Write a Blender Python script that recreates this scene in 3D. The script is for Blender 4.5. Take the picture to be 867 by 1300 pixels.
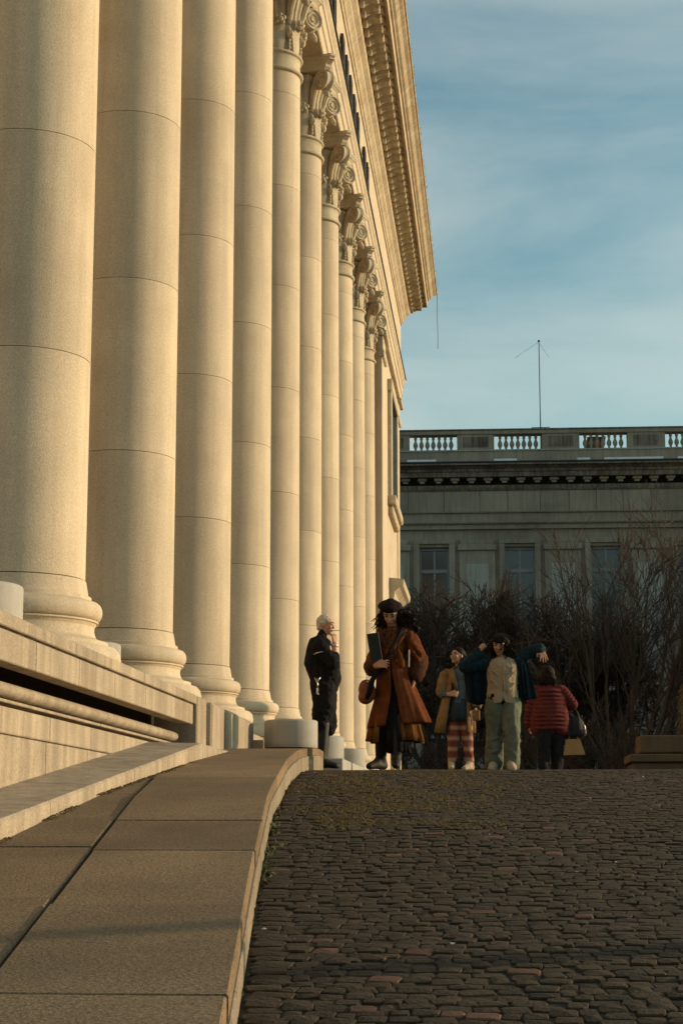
import bpy, bmesh, math, random
from mathutils import Vector, Matrix, noise
R = math.radians
PI = math.pi
random.seed(7)
for o in list(bpy.data.objects): bpy.data.objects.remove(o)
scn = bpy.context.scene
col = scn.collection

# ------------------------------------------------------------------ camera, sky, sun, exposure
F_PX, YAW, PITCH = 2244.3, 0.0851905, 0.1758399        # focal length for a 1300 px tall frame
cd = bpy.data.cameras.new('camera'); cam = bpy.data.objects.new('camera', cd); col.objects.link(cam)
cd.sensor_fit = 'VERTICAL'; cd.sensor_height = 36.0; cd.lens = F_PX / 1300 * 36.0
cd.clip_start = 0.1; cd.clip_end = 4000
cam.location = (0, 0, 0); cam.rotation_euler = (PI/2 + PITCH, 0, YAW)
scn.camera = cam
SUN_EL, SUN_AZ = R(11.0), R(19.0)                       # azimuth measured from +X towards +Y
w = bpy.data.worlds.new('World'); scn.world = w; w.use_nodes = True
nt = w.node_tree; nt.nodes.clear()
out = nt.nodes.new('ShaderNodeOutputWorld'); bg = nt.nodes.new('ShaderNodeBackground')
sky = nt.nodes.new('ShaderNodeTexSky'); sky.sky_type = 'NISHITA'; sky.sun_disc = False
sky.sun_elevation = SUN_EL; sky.sun_rotation = PI/2 - SUN_AZ
sky.air_density = 1.0; sky.dust_density = 1.5; sky.ozone_density = 1.6
tc = nt.nodes.new('ShaderNodeTexCoord')
mp = nt.nodes.new('ShaderNodeMapping'); mp.inputs['Scale'].default_value = (1.7, 1.7, 6.5); mp.inputs['Location'].default_value = (.35, .1, .55); mp.inputs['Rotation'].default_value = (R(3), R(-3), 0)
nz = nt.nodes.new('ShaderNodeTexNoise'); nz.inputs['Scale'].default_value = 1.9; nz.inputs['Detail'].default_value = 7; nz.inputs['Roughness'].default_value = .52; nz.inputs['Distortion'].default_value = .35
cr = nt.nodes.new('ShaderNodeValToRGB'); cr.color_ramp.elements[0].position = .38; cr.color_ramp.elements[0].color = (0,0,0,1); cr.color_ramp.elements[1].position = .74; cr.color_ramp.elements[1].color = (1,1,1,1)
gr = nt.nodes.new('ShaderNodeHueSaturation'); gr.inputs['Saturation'].default_value = .88; gr.inputs['Value'].default_value = 1.0
tint = nt.nodes.new('ShaderNodeMixRGB'); tint.blend_type = 'MULTIPLY'; tint.inputs[0].default_value = 1; tint.inputs[2].default_value = (.98, 1.27, 1.12, 1)
mx = nt.nodes.new('ShaderNodeMixRGB'); mx.inputs[2].default_value = (6.3, 6.3, 5.6, 1)
mf = nt.nodes.new('ShaderNodeMath'); mf.operation = 'MULTIPLY'; mf.inputs[1].default_value = .46
L = nt.links.new
L(tc.outputs['Generated'], mp.inputs[0]); L(mp.outputs[0], nz.inputs['Vector']); L(nz.outputs[0], cr.inputs[0]); L(cr.outputs[0], mf.inputs[0])
L(sky.outputs[0], gr.inputs['Color']); L(gr.outputs[0], tint.inputs[1]); L(tint.outputs[0], mx.inputs[1]); L(mf.outputs[0], mx.inputs[0])
L(mx.outputs[0], bg.inputs[0]); L(bg.outputs[0], out.inputs[0]); bg.inputs[1].default_value = .14
sl = bpy.data.lights.new('sun', 'SUN'); sl.energy = 4.2; sl.angle = R(.6); sl.color = (1, .70, .42)
so = bpy.data.objects.new('sun', sl); col.objects.link(so)
sd = Vector((math.cos(SUN_EL)*math.cos(SUN_AZ), math.cos(SUN_EL)*math.sin(SUN_AZ), math.sin(SUN_EL)))
so.rotation_euler = sd.to_track_quat('Z', 'Y').to_euler(); so.location = (30, 10, 20)
scn.view_settings.view_transform = 'Standard'; scn.view_settings.look = 'None'; scn.view_settings.gamma = 1
scn.view_settings.exposure = 0.0
scn.render.engine = 'CYCLES'
scn.cycles.max_bounces = 6; scn.cycles.diffuse_bounces = 4

# ------------------------------------------------------------------ materials
def mat(name, c, rough=.85, var=.25, scale=3.0, fine=140.0, bump=.25, bdist=.01, streak=0.0, stain=(0.10,0.08,0.06), stain_amt=0.0,
        rnd=0.0, c2=None, metal=0.0, speck=.35, fineamt=.25):
    m = bpy.data.materials.new(name); m.use_nodes = True
    t = m.node_tree; N = t.nodes; b = N['Principled BSDF']; Lk = t.links.new
    b.inputs['Roughness'].default_value = rough; b.inputs['Metallic'].default_value = metal
    if 'Specular IOR Level' in b.inputs: b.inputs['Specular IOR Level'].default_value = speck
    g = N.new('ShaderNodeNewGeometry')
    n1 = N.new('ShaderNodeTexNoise'); n1.inputs['Scale'].default_value = scale; n1.inputs['Detail'].default_value = 6; n1.inputs['Roughness'].default_value = .6
    n2 = N.new('ShaderNodeTexNoise'); n2.inputs['Scale'].default_value = fine; n2.inputs['Detail'].default_value = 3; n2.inputs['Roughness'].default_value = .7
    Lk(g.outputs['Position'], n1.inputs['Vector']); Lk(g.outputs['Position'], n2.inputs['Vector'])
    if c2 is None: c2 = tuple(x*(1-var) for x in c)
    mx1 = N.new('ShaderNodeMixRGB'); mx1.inputs[1].default_value = (*c2, 1); mx1.inputs[2].default_value = (*c, 1)
    r1 = N.new('ShaderNodeValToRGB'); r1.color_ramp.elements[0].position = .32; r1.color_ramp.elements[1].position = .68
    Lk(n1.outputs[0], r1.inputs[0]); Lk(r1.outputs[0], mx1.inputs[0])
    cur = mx1.outputs[0]
    def mul(cur, fac_out, lo, hi, p0=.3, p1=.7):
        rr = N.new('ShaderNodeMapRange'); rr.inputs[1].default_value = p0; rr.inputs[2].default_value = p1; rr.inputs[3].default_value = lo; rr.inputs[4].default_value = hi
        Lk(fac_out, rr.inputs[0])
        v = N.new('ShaderNodeVectorMath'); v.operation = 'SCALE'; Lk(cur, v.inputs[0]); Lk(rr.outputs[0], v.inputs['Scale']); return v.outputs[0]
    cur = mul(cur, n2.outputs[0], 1-fineamt, 1+fineamt)
    if rnd > 0:
        oi = N.new('ShaderNodeObjectInfo'); cur = mul(cur, oi.outputs['Random'], 1-rnd, 1+rnd, 0, 1)
    if streak > 0:
        mpp = N.new('ShaderNodeMapping'); mpp.inputs['Scale'].default_value = (9, 9, .55); Lk(g.outputs['Position'], mpp.inputs[0])
        n3 = N.new('ShaderNodeTexNoise'); n3.inputs['Scale'].default_value = 1.0; n3.inputs['Detail'].default_value = 5; Lk(mpp.outputs[0], n3.inputs['Vector'])
        cur = mul(cur, n3.outputs[0], 1-streak, 1.04, .35, .6)
    if stain_amt > 0:
        n4 = N.new('ShaderNodeTexNoise'); n4.inputs['Scale'].default_value = scale*.45; n4.inputs['Detail'].default_value = 8; n4.inputs['Roughness'].default_value = .65
        Lk(g.outputs['Position'], n4.inputs['Vector'])
        rr = N.new('ShaderNodeMapRange'); rr.inputs[1].default_value = .5; rr.inputs[2].default_value = .72; rr.inputs[3].default_value = 0; rr.inputs[4].default_value = stain_amt
        Lk(n4.outputs[0], rr.inputs[0])
        m4 = N.new('ShaderNodeMixRGB'); m4.inputs[2].default_value = (*stain, 1); Lk(rr.outputs[0], m4.inputs[0]); Lk(cur, m4.inputs[1]); cur = m4.outputs[0]
    Lk(cur, b.inputs['Base Color'])
    if bump > 0:
        bp = N.new('ShaderNodeBump'); bp.inputs['Strength'].default_value = bump; bp.inputs['Distance'].default_value = bdist
        ad = N.new('ShaderNodeMath'); ad.operation = 'ADD'; Lk(n1.outputs[0], ad.inputs[0]); Lk(n2.outputs[0], ad.inputs[1])
        Lk(ad.outputs[0], bp.inputs['Height']); Lk(bp.outputs[0], b.inputs['Normal'])
    return m

M = {}
M['lime'] = mat('limestone', (.60,.497,.362), .8, .16, 1.3, 80, .4, .006, streak=.09, stain=(.38,.27,.185), stain_amt=.38, rnd=.07, fineamt=.20)
M['lime_carved'] = mat('carved_limestone', (.56,.48,.35), .85, .22, 3.5, 90, .4, .01, streak=.10, stain=(.26,.18,.10), stain_amt=.45, fineamt=.15)
M['lime_cornice'] = mat('cornice_limestone', (.57,.47,.33), .85, .25, 2.0, 60, .4, .01, streak=.22, stain=(.30,.17,.08), stain_amt=.6, fineamt=.12)
M['parapet'] = mat('weathered_parapet_stone', (.44,.36,.265), .9, .28, 2.2, 90, .6, .008, streak=.24, stain=(.20,.15,.10), stain_amt=.5, rnd=.07, fineamt=.3)
M['granite'] = mat('paving_granite', (.23,.155,.085), .92, .32, 1.1, 75, .9, .006, stain=(.09,.062,.038), stain_amt=.7, rnd=.14, fineamt=.55)
M['kerb'] = mat('kerb_granite', (.31,.25,.175), .9, .3, 4, 100, .6, .006, streak=.25, stain=(.13,.1,.07), stain_amt=.5, rnd=.12, fineamt=.3)
M['cobble'] = mat('cobble_stone', (.049,.031,.0135), .95, .45, 6.5, 60, 1, .008, c2=(.032,.022,.011), rnd=.34, fineamt=.35)
M['cobble_stuff'] = mat('cobble_stone_far', (.047,.030,.0135), .95, .45, 6.5, 60, 1, .008, c2=(.031,.021,.011), fineamt=.35)
M['cobble_red'] = mat('reddish_cobble', (.115,.05,.026), .75, .3, 6, 90, .8, .006, rnd=.2, fineamt=.3)
M['joint'] = mat('joint_dirt', (.030,.021,.012), .95, .4, 8, 100, .6, .01)
M['ground'] = mat('dark_ground', (.06,.052,.038), .95, .4, .5, 40, .5, .02)
M['drum'] = mat('pale_drum_stone', (.42,.40,.36), .8, .2, 2.5, 160, .3, .005, streak=.12, fineamt=.12)
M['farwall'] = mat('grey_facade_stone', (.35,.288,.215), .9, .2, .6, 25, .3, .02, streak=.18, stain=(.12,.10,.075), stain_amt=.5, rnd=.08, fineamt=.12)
M['far_stain_shade'] = mat('stained_shaded_cornice_stone', (.29,.235,.17), .9, .5, 1.2, 20, .4, .02, streak=.5, stain=(.07,.05,.035), stain_amt=.8)  # cornice stains, with darkening for shadow put into the colour
M['farpanel'] = mat('pale_render_panel', (.38,.36,.31), .9, .15, 1.0, 25, .2, .02, streak=.15)
M['frame'] = mat('window_frame_paint', (.24,.25,.25), .6, .1, 3, 50, 0)
M['roofmetal'] = mat('dark_roof_sheet', (.035,.035,.038), .5, .3, 3, 30, .2)
M['patch_white'] = mat('plain_white', (.75,.77,.78), .7, .1, 3, 30, .2)  # plain white for the strips along the far roof edge
M['metal'] = mat('dark_iron', (.03,.028,.026), .5, .3, 5, 50, .1, metal=.5)
M['bronze'] = mat('dark_bronze', (.05,.042,.032), .5, .3, 5, 50, .1, metal=.6)
M['bark'] = mat('bare_twig_bark', (.10,.056,.034), .9, .35, 1.2, 40, 0, c2=(.05,.036,.026))
M['bark_pale'] = mat('pale_twig_bark', (.20,.15,.105), .9, .4, 1.2, 40, 0, c2=(.09,.065,.045))
M['bark_tall'] = mat('brown_branch_bark', (.13,.085,.055), .9, .4, 1.2, 40, 0, c2=(.055,.038,.027))
M['drybush'] = mat('dry_bush_leaf', (.15,.09,.03), .9, .4, 3, 40, 0)
M['moss'] = mat('yellow_moss', (.10,.068,.016), .95, .4, 12, 90, .5)
M['weed'] = mat('green_weed', (.075,.085,.025), .8, .4, 12, 90, .2)
M['litter'] = mat('pale_litter', (.6,.58,.52), .8, .2, 12, 90, .1)
def glassmat():
    m = bpy.data.materials.new('window_glass'); m.use_nodes = True; b = m.node_tree.nodes['Principled BSDF']
    b.inputs['Base Color'].default_value = (.02,.035,.042,1); b.inputs['Roughness'].default_value = .12
    if 'Specular IOR Level' in b.inputs: b.inputs['Specular IOR Level'].default_value = .8
    return m
M['glass'] = glassmat()
# clothing and skin
def cloth(name, c, var=.3, scale=14, rough=.9, bump=.5, **k): return mat(name, c, rough, var, scale, 120, .8, .022, fineamt=.15, speck=.15, **k)
M['skin'] = mat('skin', (.42,.22,.135), .6, .12, 20, 200, .1, .002, fineamt=.05)
M['skin_pale'] = mat('ruddy_skin', (.47,.24,.15), .6, .15, 20, 200, .1, .002, fineamt=.05)
M['black'] = cloth('black_cloth', (.014,.013,.014)); M['charcoal'] = cloth('charcoal_cloth', (.022,.021,.026))
M['leather'] = mat('black_leather', (.012,.011,.011), .65, .2, 20, 100, .2)
M['orange'] = cloth('rust_orange_wool', (.205,.057,.017), .5, 9); M['cuff'] = cloth('brown_cuff', (.085,.032,.016)); M['ruffle'] = cloth('ochre_ruffle', (.25,.10,.024))
M['scarf'] = cloth('brown_patterned_scarf', (.13,.05,.025), .6, 40); M['beret'] = cloth('dark_beret_wool', (.018,.009,.010)); M['hair'] = mat('dark_brown_hair', (.016,.009,.006), .75, .4, 40, 200, .5, .004, speck=.15)
M['hair_grey'] = mat('white_hair', (.52,.48,.42), .8, .25, 60, 200, .5, .004)
M['orangebag'] = mat('rust_leather_bag', (.20,.055,.02), .6, .3, 10, 80, .2)
M['book'] = mat('grey_green_cover', (.022,.023,.02), .9, .2, 10, 80, .1); M['paper'] = mat('paper', (.6,.56,.48), .8, .1, 10, 80, 0)
M['tan'] = cloth('tan_coat_cotton', (.31,.19,.085)); M['bluetop'] = cloth('dusty_blue_knit', (.11,.15,.17)); M['denim'] = cloth('dark_denim', (.045,.065,.085))
M['cream'] = cloth('cream_waistcoat', (.50,.385,.265), .2, 9); M['teal'] = cloth('teal_quilted_nylon', (.020,.052,.068), .5, 30); M['navy'] = cloth('navy_lining', (.012,.022,.036))
M['jeans'] = cloth('pale_sage_jeans', (.20,.22,.165), .3, 7); M['shoe'] = cloth('cream_shoe', (.58,.47,.33), .2); M['redquilt'] = cloth('dusty_red_quilted_nylon', (.165,.036,.034), .3, 12)
M['tanbag'] = mat('tan_paper_bag', (.40,.25,.11), .8, .2, 8, 60, .2); M['steel'] = mat('bright_metal', (.6,.58,.55), .3, .1, 10, 50, 0, metal=.8)
M['eye'] = mat('dark_eye', (.012,.008,.007), .9, .1, 5, 50, 0); M['lip'] = mat('lips', (.32,.09,.07), .5, .1, 5, 50, 0)
def legmat():
    m = bpy.data.materials.new('patterned_legging'); m.use_nodes = True; t = m.node_tree; N = t.nodes; b = N['Principled BSDF']; b.inputs['Roughness'].default_value = .9
    g = N.new('ShaderNodeNewGeometry'); sp = N.new('ShaderNodeSeparateXYZ'); t.links.new(g.outputs['Position'], sp.inputs[0])
    n = N.new('ShaderNodeTexNoise'); n.inputs['Scale'].default_value = 28; t.links.new(g.outputs['Position'], n.inputs['Vector'])
    mm = N.new('ShaderNodeMath'); mm.operation = 'MULTIPLY_ADD'; mm.inputs[1].default_value = 1; t.links.new(n.outputs[0], mm.inputs[0])
    sc = N.new('ShaderNodeMath'); sc.operation = 'MULTIPLY'; sc.inputs[1].default_value = 46; t.links.new(sp.outputs[2], sc.inputs[0])
    sn = N.new('ShaderNodeMath'); sn.operation = 'SINE'; t.links.new(sc.outputs[0], mm.inputs[2]); t.links.new(mm.outputs[0], sn.inputs[0])
    c = N.new('ShaderNodeValToRGB'); e = c.color_ramp.elements; e[0].color = (.15,.035,.022,1); e[0].position = .25; e[1].color = (.36,.22,.13,1); e[1].position = .95
    k = c.color_ramp.elements.new(.6); k.color = (.24,.075,.045,1)
    mr = N.new('ShaderNodeMapRange'); mr.inputs[1].default_value = -1; t.links.new(sn.outputs[0], mr.inputs[0]); t.links.new(mr.outputs[0], c.inputs[0]); t.links.new(c.outputs[0], b.inputs['Base Color'])
    return m
M['legging'] = legmat()

# ------------------------------------------------------------------ mesh helpers
class MB:
    def __init__(s): s.v = []; s.f = []; s.sm = []
    def add(s, vs, fs, smooth=False):
        b = len(s.v); s.v += [tuple(v) for v in vs]; s.f += [tuple(i+b for i in f) for f in fs]; s.sm += [smooth]*len(fs)
    def box(s, a, b, ch=0.0, mtx=None):
        x0,y0,z0 = [min(a[i],b[i]) for i in range(3)]; x1,y1,z1 = [max(a[i],b[i]) for i in range(3)]
        if ch <= 0:
            vs = [(x0,y0,z0),(x1,y0,z0),(x1,y1,z0),(x0,y1,z0),(x0,y0,z1),(x1,y0,z1),(x1,y1,z1),(x0,y1,z1)]
            fs = [(3,2,1,0),(4,5,6,7),(0,1,5,4),(1,2,6,5),(2,3,7,6),(3,0,4,7)]
        else:
            bm = bmesh.new(); bmesh.ops.create_cube(bm, size=1)
            for q in bm.verts: q.co = Vector(((x0+x1)/2+q.co.x*(x1-x0),(y0+y1)/2+q.co.y*(y1-y0),(z0+z1)/2+q.co.z*(z1-z0)))
            bmesh.ops.bevel(bm, geom=bm.edges[:], offset=ch, segments=1, affect='EDGES')
            bm.verts.index_update(); vs = [q.co.copy() for q in bm.verts]; fs = [[q.index for q in f.verts] for f in bm.faces]; bm.free()
        if mtx: vs = [mtx @ Vector(q) for q in vs]
        s.add(vs, fs)
    def lathe(s, prof, n=32, c=(0,0,0), smooth=True, a0=0, caps=True, mtx=None):
        vs = []; k = len(prof)
        for i in range(n):
            a = a0 + 2*PI*i/n
            for r, z in prof: vs.append(Vector((c[0]+r*math.cos(a), c[1]+r*math.sin(a), c[2]+z)))
        fs = []
        for i in range(n):
            j = (i+1) % n
            for q in range(k-1): fs.append((i*k+q, j*k+q, j*k+q+1, i*k+q+1))
        if caps:
            fs.append(tuple(i*k for i in reversed(range(n)))); fs.append(tuple(i*k+k-1 for i in range(n)))
        if mtx: vs = [mtx @ q for q in vs]
        s.add(vs, fs, smooth)
    def tube(s, pts, rad, n=6, smooth=True, cap=True):
        pts = [Vector(p) for p in pts]
        if not hasattr(rad, '__len__'): rad = [rad]*len(pts)
        vs = []; up = None
        for i, p in enumerate(pts):
            d = (pts[min(i+1,len(pts)-1)] - pts[max(i-1,0)])
            if d.length < 1e-9: d = Vector((0,0,1))
            d.normalize()
            if up is None: up = d.orthogonal().normalized()
            u = (up - d*up.dot(d));  u = u.normalized() if u.length > 1e-6 else d.orthogonal().normalized(); up = u
            v = d.cross(u)
            for j in range(n):
                a = 2*PI*j/n; vs.append(p + (u*math.cos(a)+v*math.sin(a))*rad[i])
        fs = []
        for i in range(len(pts)-1):
            for j in range(n):
                fs.append((i*n+j, i*n+(j+1)%n, (i+1)*n+(j+1)%n, (i+1)*n+j))
        if cap: fs.append(tuple(reversed(range(n)))); fs.append(tuple((len(pts)-1)*n+j for j in range(n)))
        s.add(vs, fs, smooth)
    def cap(s, a, ra, b, rb, n=12):
        a = Vector(a); b = Vector(b); d = b-a; l = d.length
        if l < 1e-6: d = Vector((0,0,1)); l = 1e-4
        prof = []
        for i in range(5): t = -PI/2 + PI/2*i/5; prof.append((max(1e-4, ra*math.cos(t)), ra*math.sin(t)))
        prof.append((ra, 0)); prof.append((rb, l))
        for i in range(1,6): t = PI/2*i/5; prof.append((max(1e-4, rb*math.cos(t)), l+rb*math.sin(t)))
        m = Matrix.Translation(a) @ d.to_track_quat('Z','Y').to_matrix().to_4x4()
        s.lathe(prof, n, mtx=m)
    def ell(s, c, r, mtx=None, n=16, m=10):
        prof = [(max(1e-4, math.sin(PI*i/m)), -math.cos(PI*i/m)) for i in range(m+1)]
        T = Matrix.Translation(Vector(c)) @ (mtx.to_4x4() if mtx else Matrix.Identity(4)) @ Matrix.Diagonal((r[0],r[1],r[2],1))
        s.lathe(prof, n, mtx=T)
    def prism(s, poly, h, mtx, ch=0):
        n = len(poly); vs = [mtx @ Vector((x,y,0)) for x,y in poly] + [mtx @ Vector((x,y,h)) for x,y in poly]
        s.add(vs, [tuple(reversed(range(n))), tuple(range(n,2*n))] + [(i,(i+1)%n,n+(i+1)%n,n+i) for i in range(n)])
    def sweep(s, prof, path, closed_ends=True):
        # prof: (outward offset, z) closed loop ; path: plan points; outward is to the right of the path direction
        k = len(prof); vs = []; pn = [Vector(p) for p in path]
        for i, p in enumerate(pn):
            dirs = []
            if i > 0: dirs.append((pn[i]-pn[i-1]).normalized())
            if i < len(pn)-1: dirs.append((pn[i+1]-pn[i]).normalized())
            nn = [Vector((d.y, -d.x)) for d in dirs]
            if len(nn) == 2:
                mvec = (nn[0]+nn[1]); mvec = mvec / (1+nn[0].dot(nn[1]))
            else: mvec = nn[0]
            for o, z in prof: vs.append((p.x+mvec.x*o, p.y+mvec.y*o, z))
        fs = []
        for i in range(len(pn)-1):
            for j in range(k):
                fs.append((i*k+j, (i+1)*k+j, (i+1)*k+(j+1)%k, i*k+(j+1)%k))
        if closed_ends: fs.append(tuple(range(k))); fs.append(tuple(reversed([(len(pn)-1)*k+j for j in range(k)])))
        s.add(vs, fs)
    def mesh(s, name, m):
        me = bpy.data.meshes.new(name); me.from_pydata(s.v, [], s.f)
        me.polygons.foreach_set('use_smooth', s.sm)
        for x in (m if isinstance(m, (list,tuple)) else [m]): me.materials.append(x)
        me.update(); return me
    def build(s, name, m, parent=None, recalc=True):
        me = s.mesh(name, m)
        if recalc:
            bm = bmesh.new(); bm.from_mesh(me); bmesh.ops.recalc_face_normals(bm, faces=bm.faces[:]); bm.to_mesh(me); bm.free()
        return link(name, me, parent)
def sharpen(me, ang=38):
    bm = bmesh.new(); bm.from_mesh(me); bmesh.ops.remove_doubles(bm, verts=bm.verts[:], dist=1e-6); bmesh.ops.recalc_face_normals(bm, faces=bm.faces[:])
    for e_ in bm.edges:
        if len(e_.link_faces) == 2 and e_.calc_face_angle(0) > R(ang): e_.smooth = False
    bm.to_mesh(me); bm.free(); return me
def link(name, me, parent=None, loc=None, rz=None, sc=None):
    o = bpy.data.objects.new(name, me); col.objects.link(o)
    if parent: o.parent = parent
    if loc is not None: o.location = loc
    if rz is not None: o.rotation_euler = (0,0,rz) if not hasattr(rz,'__len__') else rz
    if sc is not None: o.scale = sc
    return o
def tag(o, label=None, cat=None, group=None, kind=None):
    if label: o['label'] = label
    if cat: o['category'] = cat
    if group: o['group'] = group
    if kind: o['kind'] = kind
    return o
def empty(name, loc=(0,0,0), rz=0): return link(name, None, None, loc, rz)
def lerp(xs, ys, x):
    if x <= xs[0]: return ys[0] + (ys[1]-ys[0])/(xs[1]-xs[0])*(x-xs[0])
    for i in range(len(xs)-1):
        if x <= xs[i+1]: return ys[i] + (ys[i+1]-ys[i])*(x-xs[i])/(xs[i+1]-xs[i])
    return ys[-1]
def remeshed(name, mb, m, parent, voxel=.012, smooth=3, disp=None):
    cloth_ = name not in ('hair', 'hair_mass', 'beret')
    me0 = mb.mesh(name, m); o = bpy.data.objects.new(name, me0); col.objects.link(o)
    r = o.modifiers.new('r','REMESH'); r.mode = 'VOXEL'; r.voxel_size = voxel; r.use_smooth_shade = True
    if smooth: q = o.modifiers.new('s','SMOOTH'); q.iterations = smooth; q.factor = .5
    dg = bpy.context.evaluated_depsgraph_get(); me = bpy.data.meshes.new_from_object(o.evaluated_get(dg))
    bpy.data.objects.remove(o); me.name = name
    if not me.materials: me.materials.append(m)
    if disp:
        amp, sc = disp
        for v, nrm in zip(me.vertices, [x.vector.copy() for x in me.vertex_normals]):
            c = v.co
            if cloth_: v.co = c + nrm * ((noise.noise(Vector((c.x*sc, c.y*sc, c.z*sc*.45)))*1.1 + (.32-abs(noise.noise(Vector((c.x*sc*1.4+3, c.y*sc*1.4, c.z*sc*1.1)))))*1.0 + noise.noise(c*sc*3.1)*.3)*amp)
            else: v.co = c + nrm * (noise.noise(c*sc) * amp)
    me.polygons.foreach_set('use_smooth', [True]*len(me.polygons)); me.update()
    return link(name, me, parent)

# ------------------------------------------------------------------ ground heights (camera height is zero)
GY = [0, 9.73, 12.95, 15, 16.5, 18, 20, 24, 28, 40]
GZ = [-1.2, .0, .29, .45, .509, .545, .60, .715, .81, .85]
def gz(y): return GZ[-1] if y >= 40 else lerp(GY, GZ, y)
PY = [0, 7.86, 9.73, 12.95, 15, 17, 18.6, 19.4]
PZ = [-1.045, -.063, .166, .47, .635, .735, .80, .80]
def pz(y): return lerp(PY, PZ, y)
EY = [2.0, 4.5, 7.5, 10.2, 13.3, 17, 19.2]
EX = [-.40, -.675, -1.0, -1.275, -1.53, -1.76, -1.84]
def ex(y): return lerp(EY, EX, y)

mb = MB(); S = 700
ys = [-60, -20, 0, 2, 4, 6, 8, 9.73, 12.95, 15, 16.5, 18, 20, 24, 28, 40, 700]
vs = []; fs = []
for y in ys:
    z = gz(y) - .06 if y >= 0 else -1.26
    for x in (-S, -60, -10, 10, 60, S): vs.append((x, y, z))
for i in range(len(ys)-1):
    for j in range(5): fs.append((i*6+j, i*6+j+1, (i+1)*6+j+1, (i+1)*6+j))
mb.add(vs, fs); tag(mb.build('ground', M['ground']), 'dark open ground stretching under the street to the horizon', None, None, 'structure')

# street bed with cobbles
vs = []; fs = []; st_y = [2 + .5*i for i in range(60)]
for y in st_y:
    for x in (ex(min(y,19.2))-.3, 1.5, 6): vs.append((x, y, gz(y)-.009))
for i in range(len(st_y)-1):
    for j in range(2): fs.append((i*3+j, i*3+j+1, (i+1)*3+j+1, (i+1)*3+j))
mb = MB(); mb.add(vs, fs); street = mb.build('street', M['joint']); tag(street, 'dark cobbled street sloping up beside the pavement', None, None, 'structure')
def cobble_variant(k):
    rr = random.Random(100+k); q = []
    c = [(-.5,-.5),(.5,-.5),(.5,.5),(-.5,.5)]; base = []
    for x, y in c:
        base.append((x*(1+rr.uniform(-.08,.09)), y*(1+rr.uniform(-.08,.09))))
    pts = []
    for i in range(4):                                      # eight-sided outline: clipped corners
        a, b, d = base[i-1], base[i], base[(i+1)%4]; t = rr.uniform(.06,.16)
        pts.append((b[0]+(a[0]-b[0])*t, b[1]+(a[1]-b[1])*t)); pts.append((b[0]+(d[0]-b[0])*t, b[1]+(d[1]-b[1])*t))
    vs = [(x, y, -.045) for x, y in pts]; vs += [(x, y, -.005) for x, y in pts]
    vs += [(x*.91, y*.91, -.001+rr.uniform(-.0015,.0015)) for x, y in pts]; vs.append((0,0,.002+rr.uniform(-.002,.002)))
    fs = []
    for i in range(8):
        j = (i+1) % 8; fs.append((i,j,8+j,8+i)); fs.append((8+i,8+j,16+j,16+i)); fs.append((16+i,16+j,24))
    return vs, fs
CV = [cobble_variant(k) for k in range(14)]
cm = []
for k, (vs, fs) in enumerate(CV):
    me = bpy.data.meshes.new('cobblestone'); me.from_pydata(vs, [], fs); me.materials.append(M['cobble'])
    cm.append(me)
cm_red = cm[2].copy(); cm_red.materials[0] = M['cobble_red']
rr = random.Random(5); cob = []
y = 3.0
while y < 30:
    dep = rr.uniform(.068, .092)
    x = ex(min(y, 19.2)) + .01 + rr.uniform(0,.02); first = True
    while x < 5.0:
        wd = rr.uniform(.052, .112) if not first else rr.uniform(.10,.14)
        first = False
        xx = x + wd/2
        yy = y + dep/2 + .07*math.sin(xx*1.7+.5) + .055*math.sin(xx*4.1+y*.9) + .02*math.sin(xx*11+y*3.1) + rr.uniform(-.018,.018)
        if abs(xx) < yy*.14 + .9 and not (yy > 19.2 and xx < -1.8):
            cob.append((xx, yy, wd, dep, rr.uniform(-.22,.22), rr.randrange(14), rr.random(), rr.uniform(-.004,.0025), rr.uniform(-.03,.03), rr.uniform(-.02,.02)))
        x += wd + rr.uniform(.001,.006)
    y += dep + .004
cob.sort(key=lambda c: (abs(c[0]/c[1] - (-.0)) > .14, c[1]) if c[1] > 4.9 else (True, 99+c[1]))
bulk = {0: MB(), 1: MB(), 2: MB()}
bulk_v = []
for i, (x, y, wd, dp, rz, k, rnd_, dz, tx, ty) in enumerate(cob):
    sl_ = math.atan((gz(y+.1)-gz(y-.1))/.2)
    mtx = Matrix.Translation((x, y, gz(y)+dz)) @ Matrix.Rotation(sl_+tx, 4, 'X') @ Matrix.Rotation(ty, 4, 'Y') @ Matrix.Rotation(rz, 4, 'Z') @ Matrix.Diagonal((wd*1.0, dp*1.0, 1.0, 1))
    if i < 300:
        o = link('cobblestone', cm_red if rnd_ < .03 else cm[k], street); o.matrix_local = mtx
        if rnd_ < .03: o['label'] = 'reddish brown cobblestone'
    else:
        vs, fs = CV[k]; sel = 2 if rnd_ < .018 else (1 if rnd_ < .3 else 0)
        bulk[sel].add([mtx @ Vector(v) for v in vs], fs)
M['cobble_b'] = mat('cobble_stone_brown', (.055,.034,.015), .95, .45, 6.5, 60, 1, .008, c2=(.04,.027,.016), fineamt=.35)
allmb = MB(); mi = []
for sel, mm in ((0,0),(1,1),(2,2)):
    allmb.add(bulk[sel].v, bulk[sel].f); mi += [mm]*len(bulk[sel].f)
me = allmb.mesh('cobblestones', [M['cobble_stuff'], M['cobble_b'], M['cobble_red']]); me.polygons.foreach_set('material_index', mi)
tag(link('cobblestones', me, street), 'the many smaller looking setts farther up the street', None, None, 'stuff')
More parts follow.
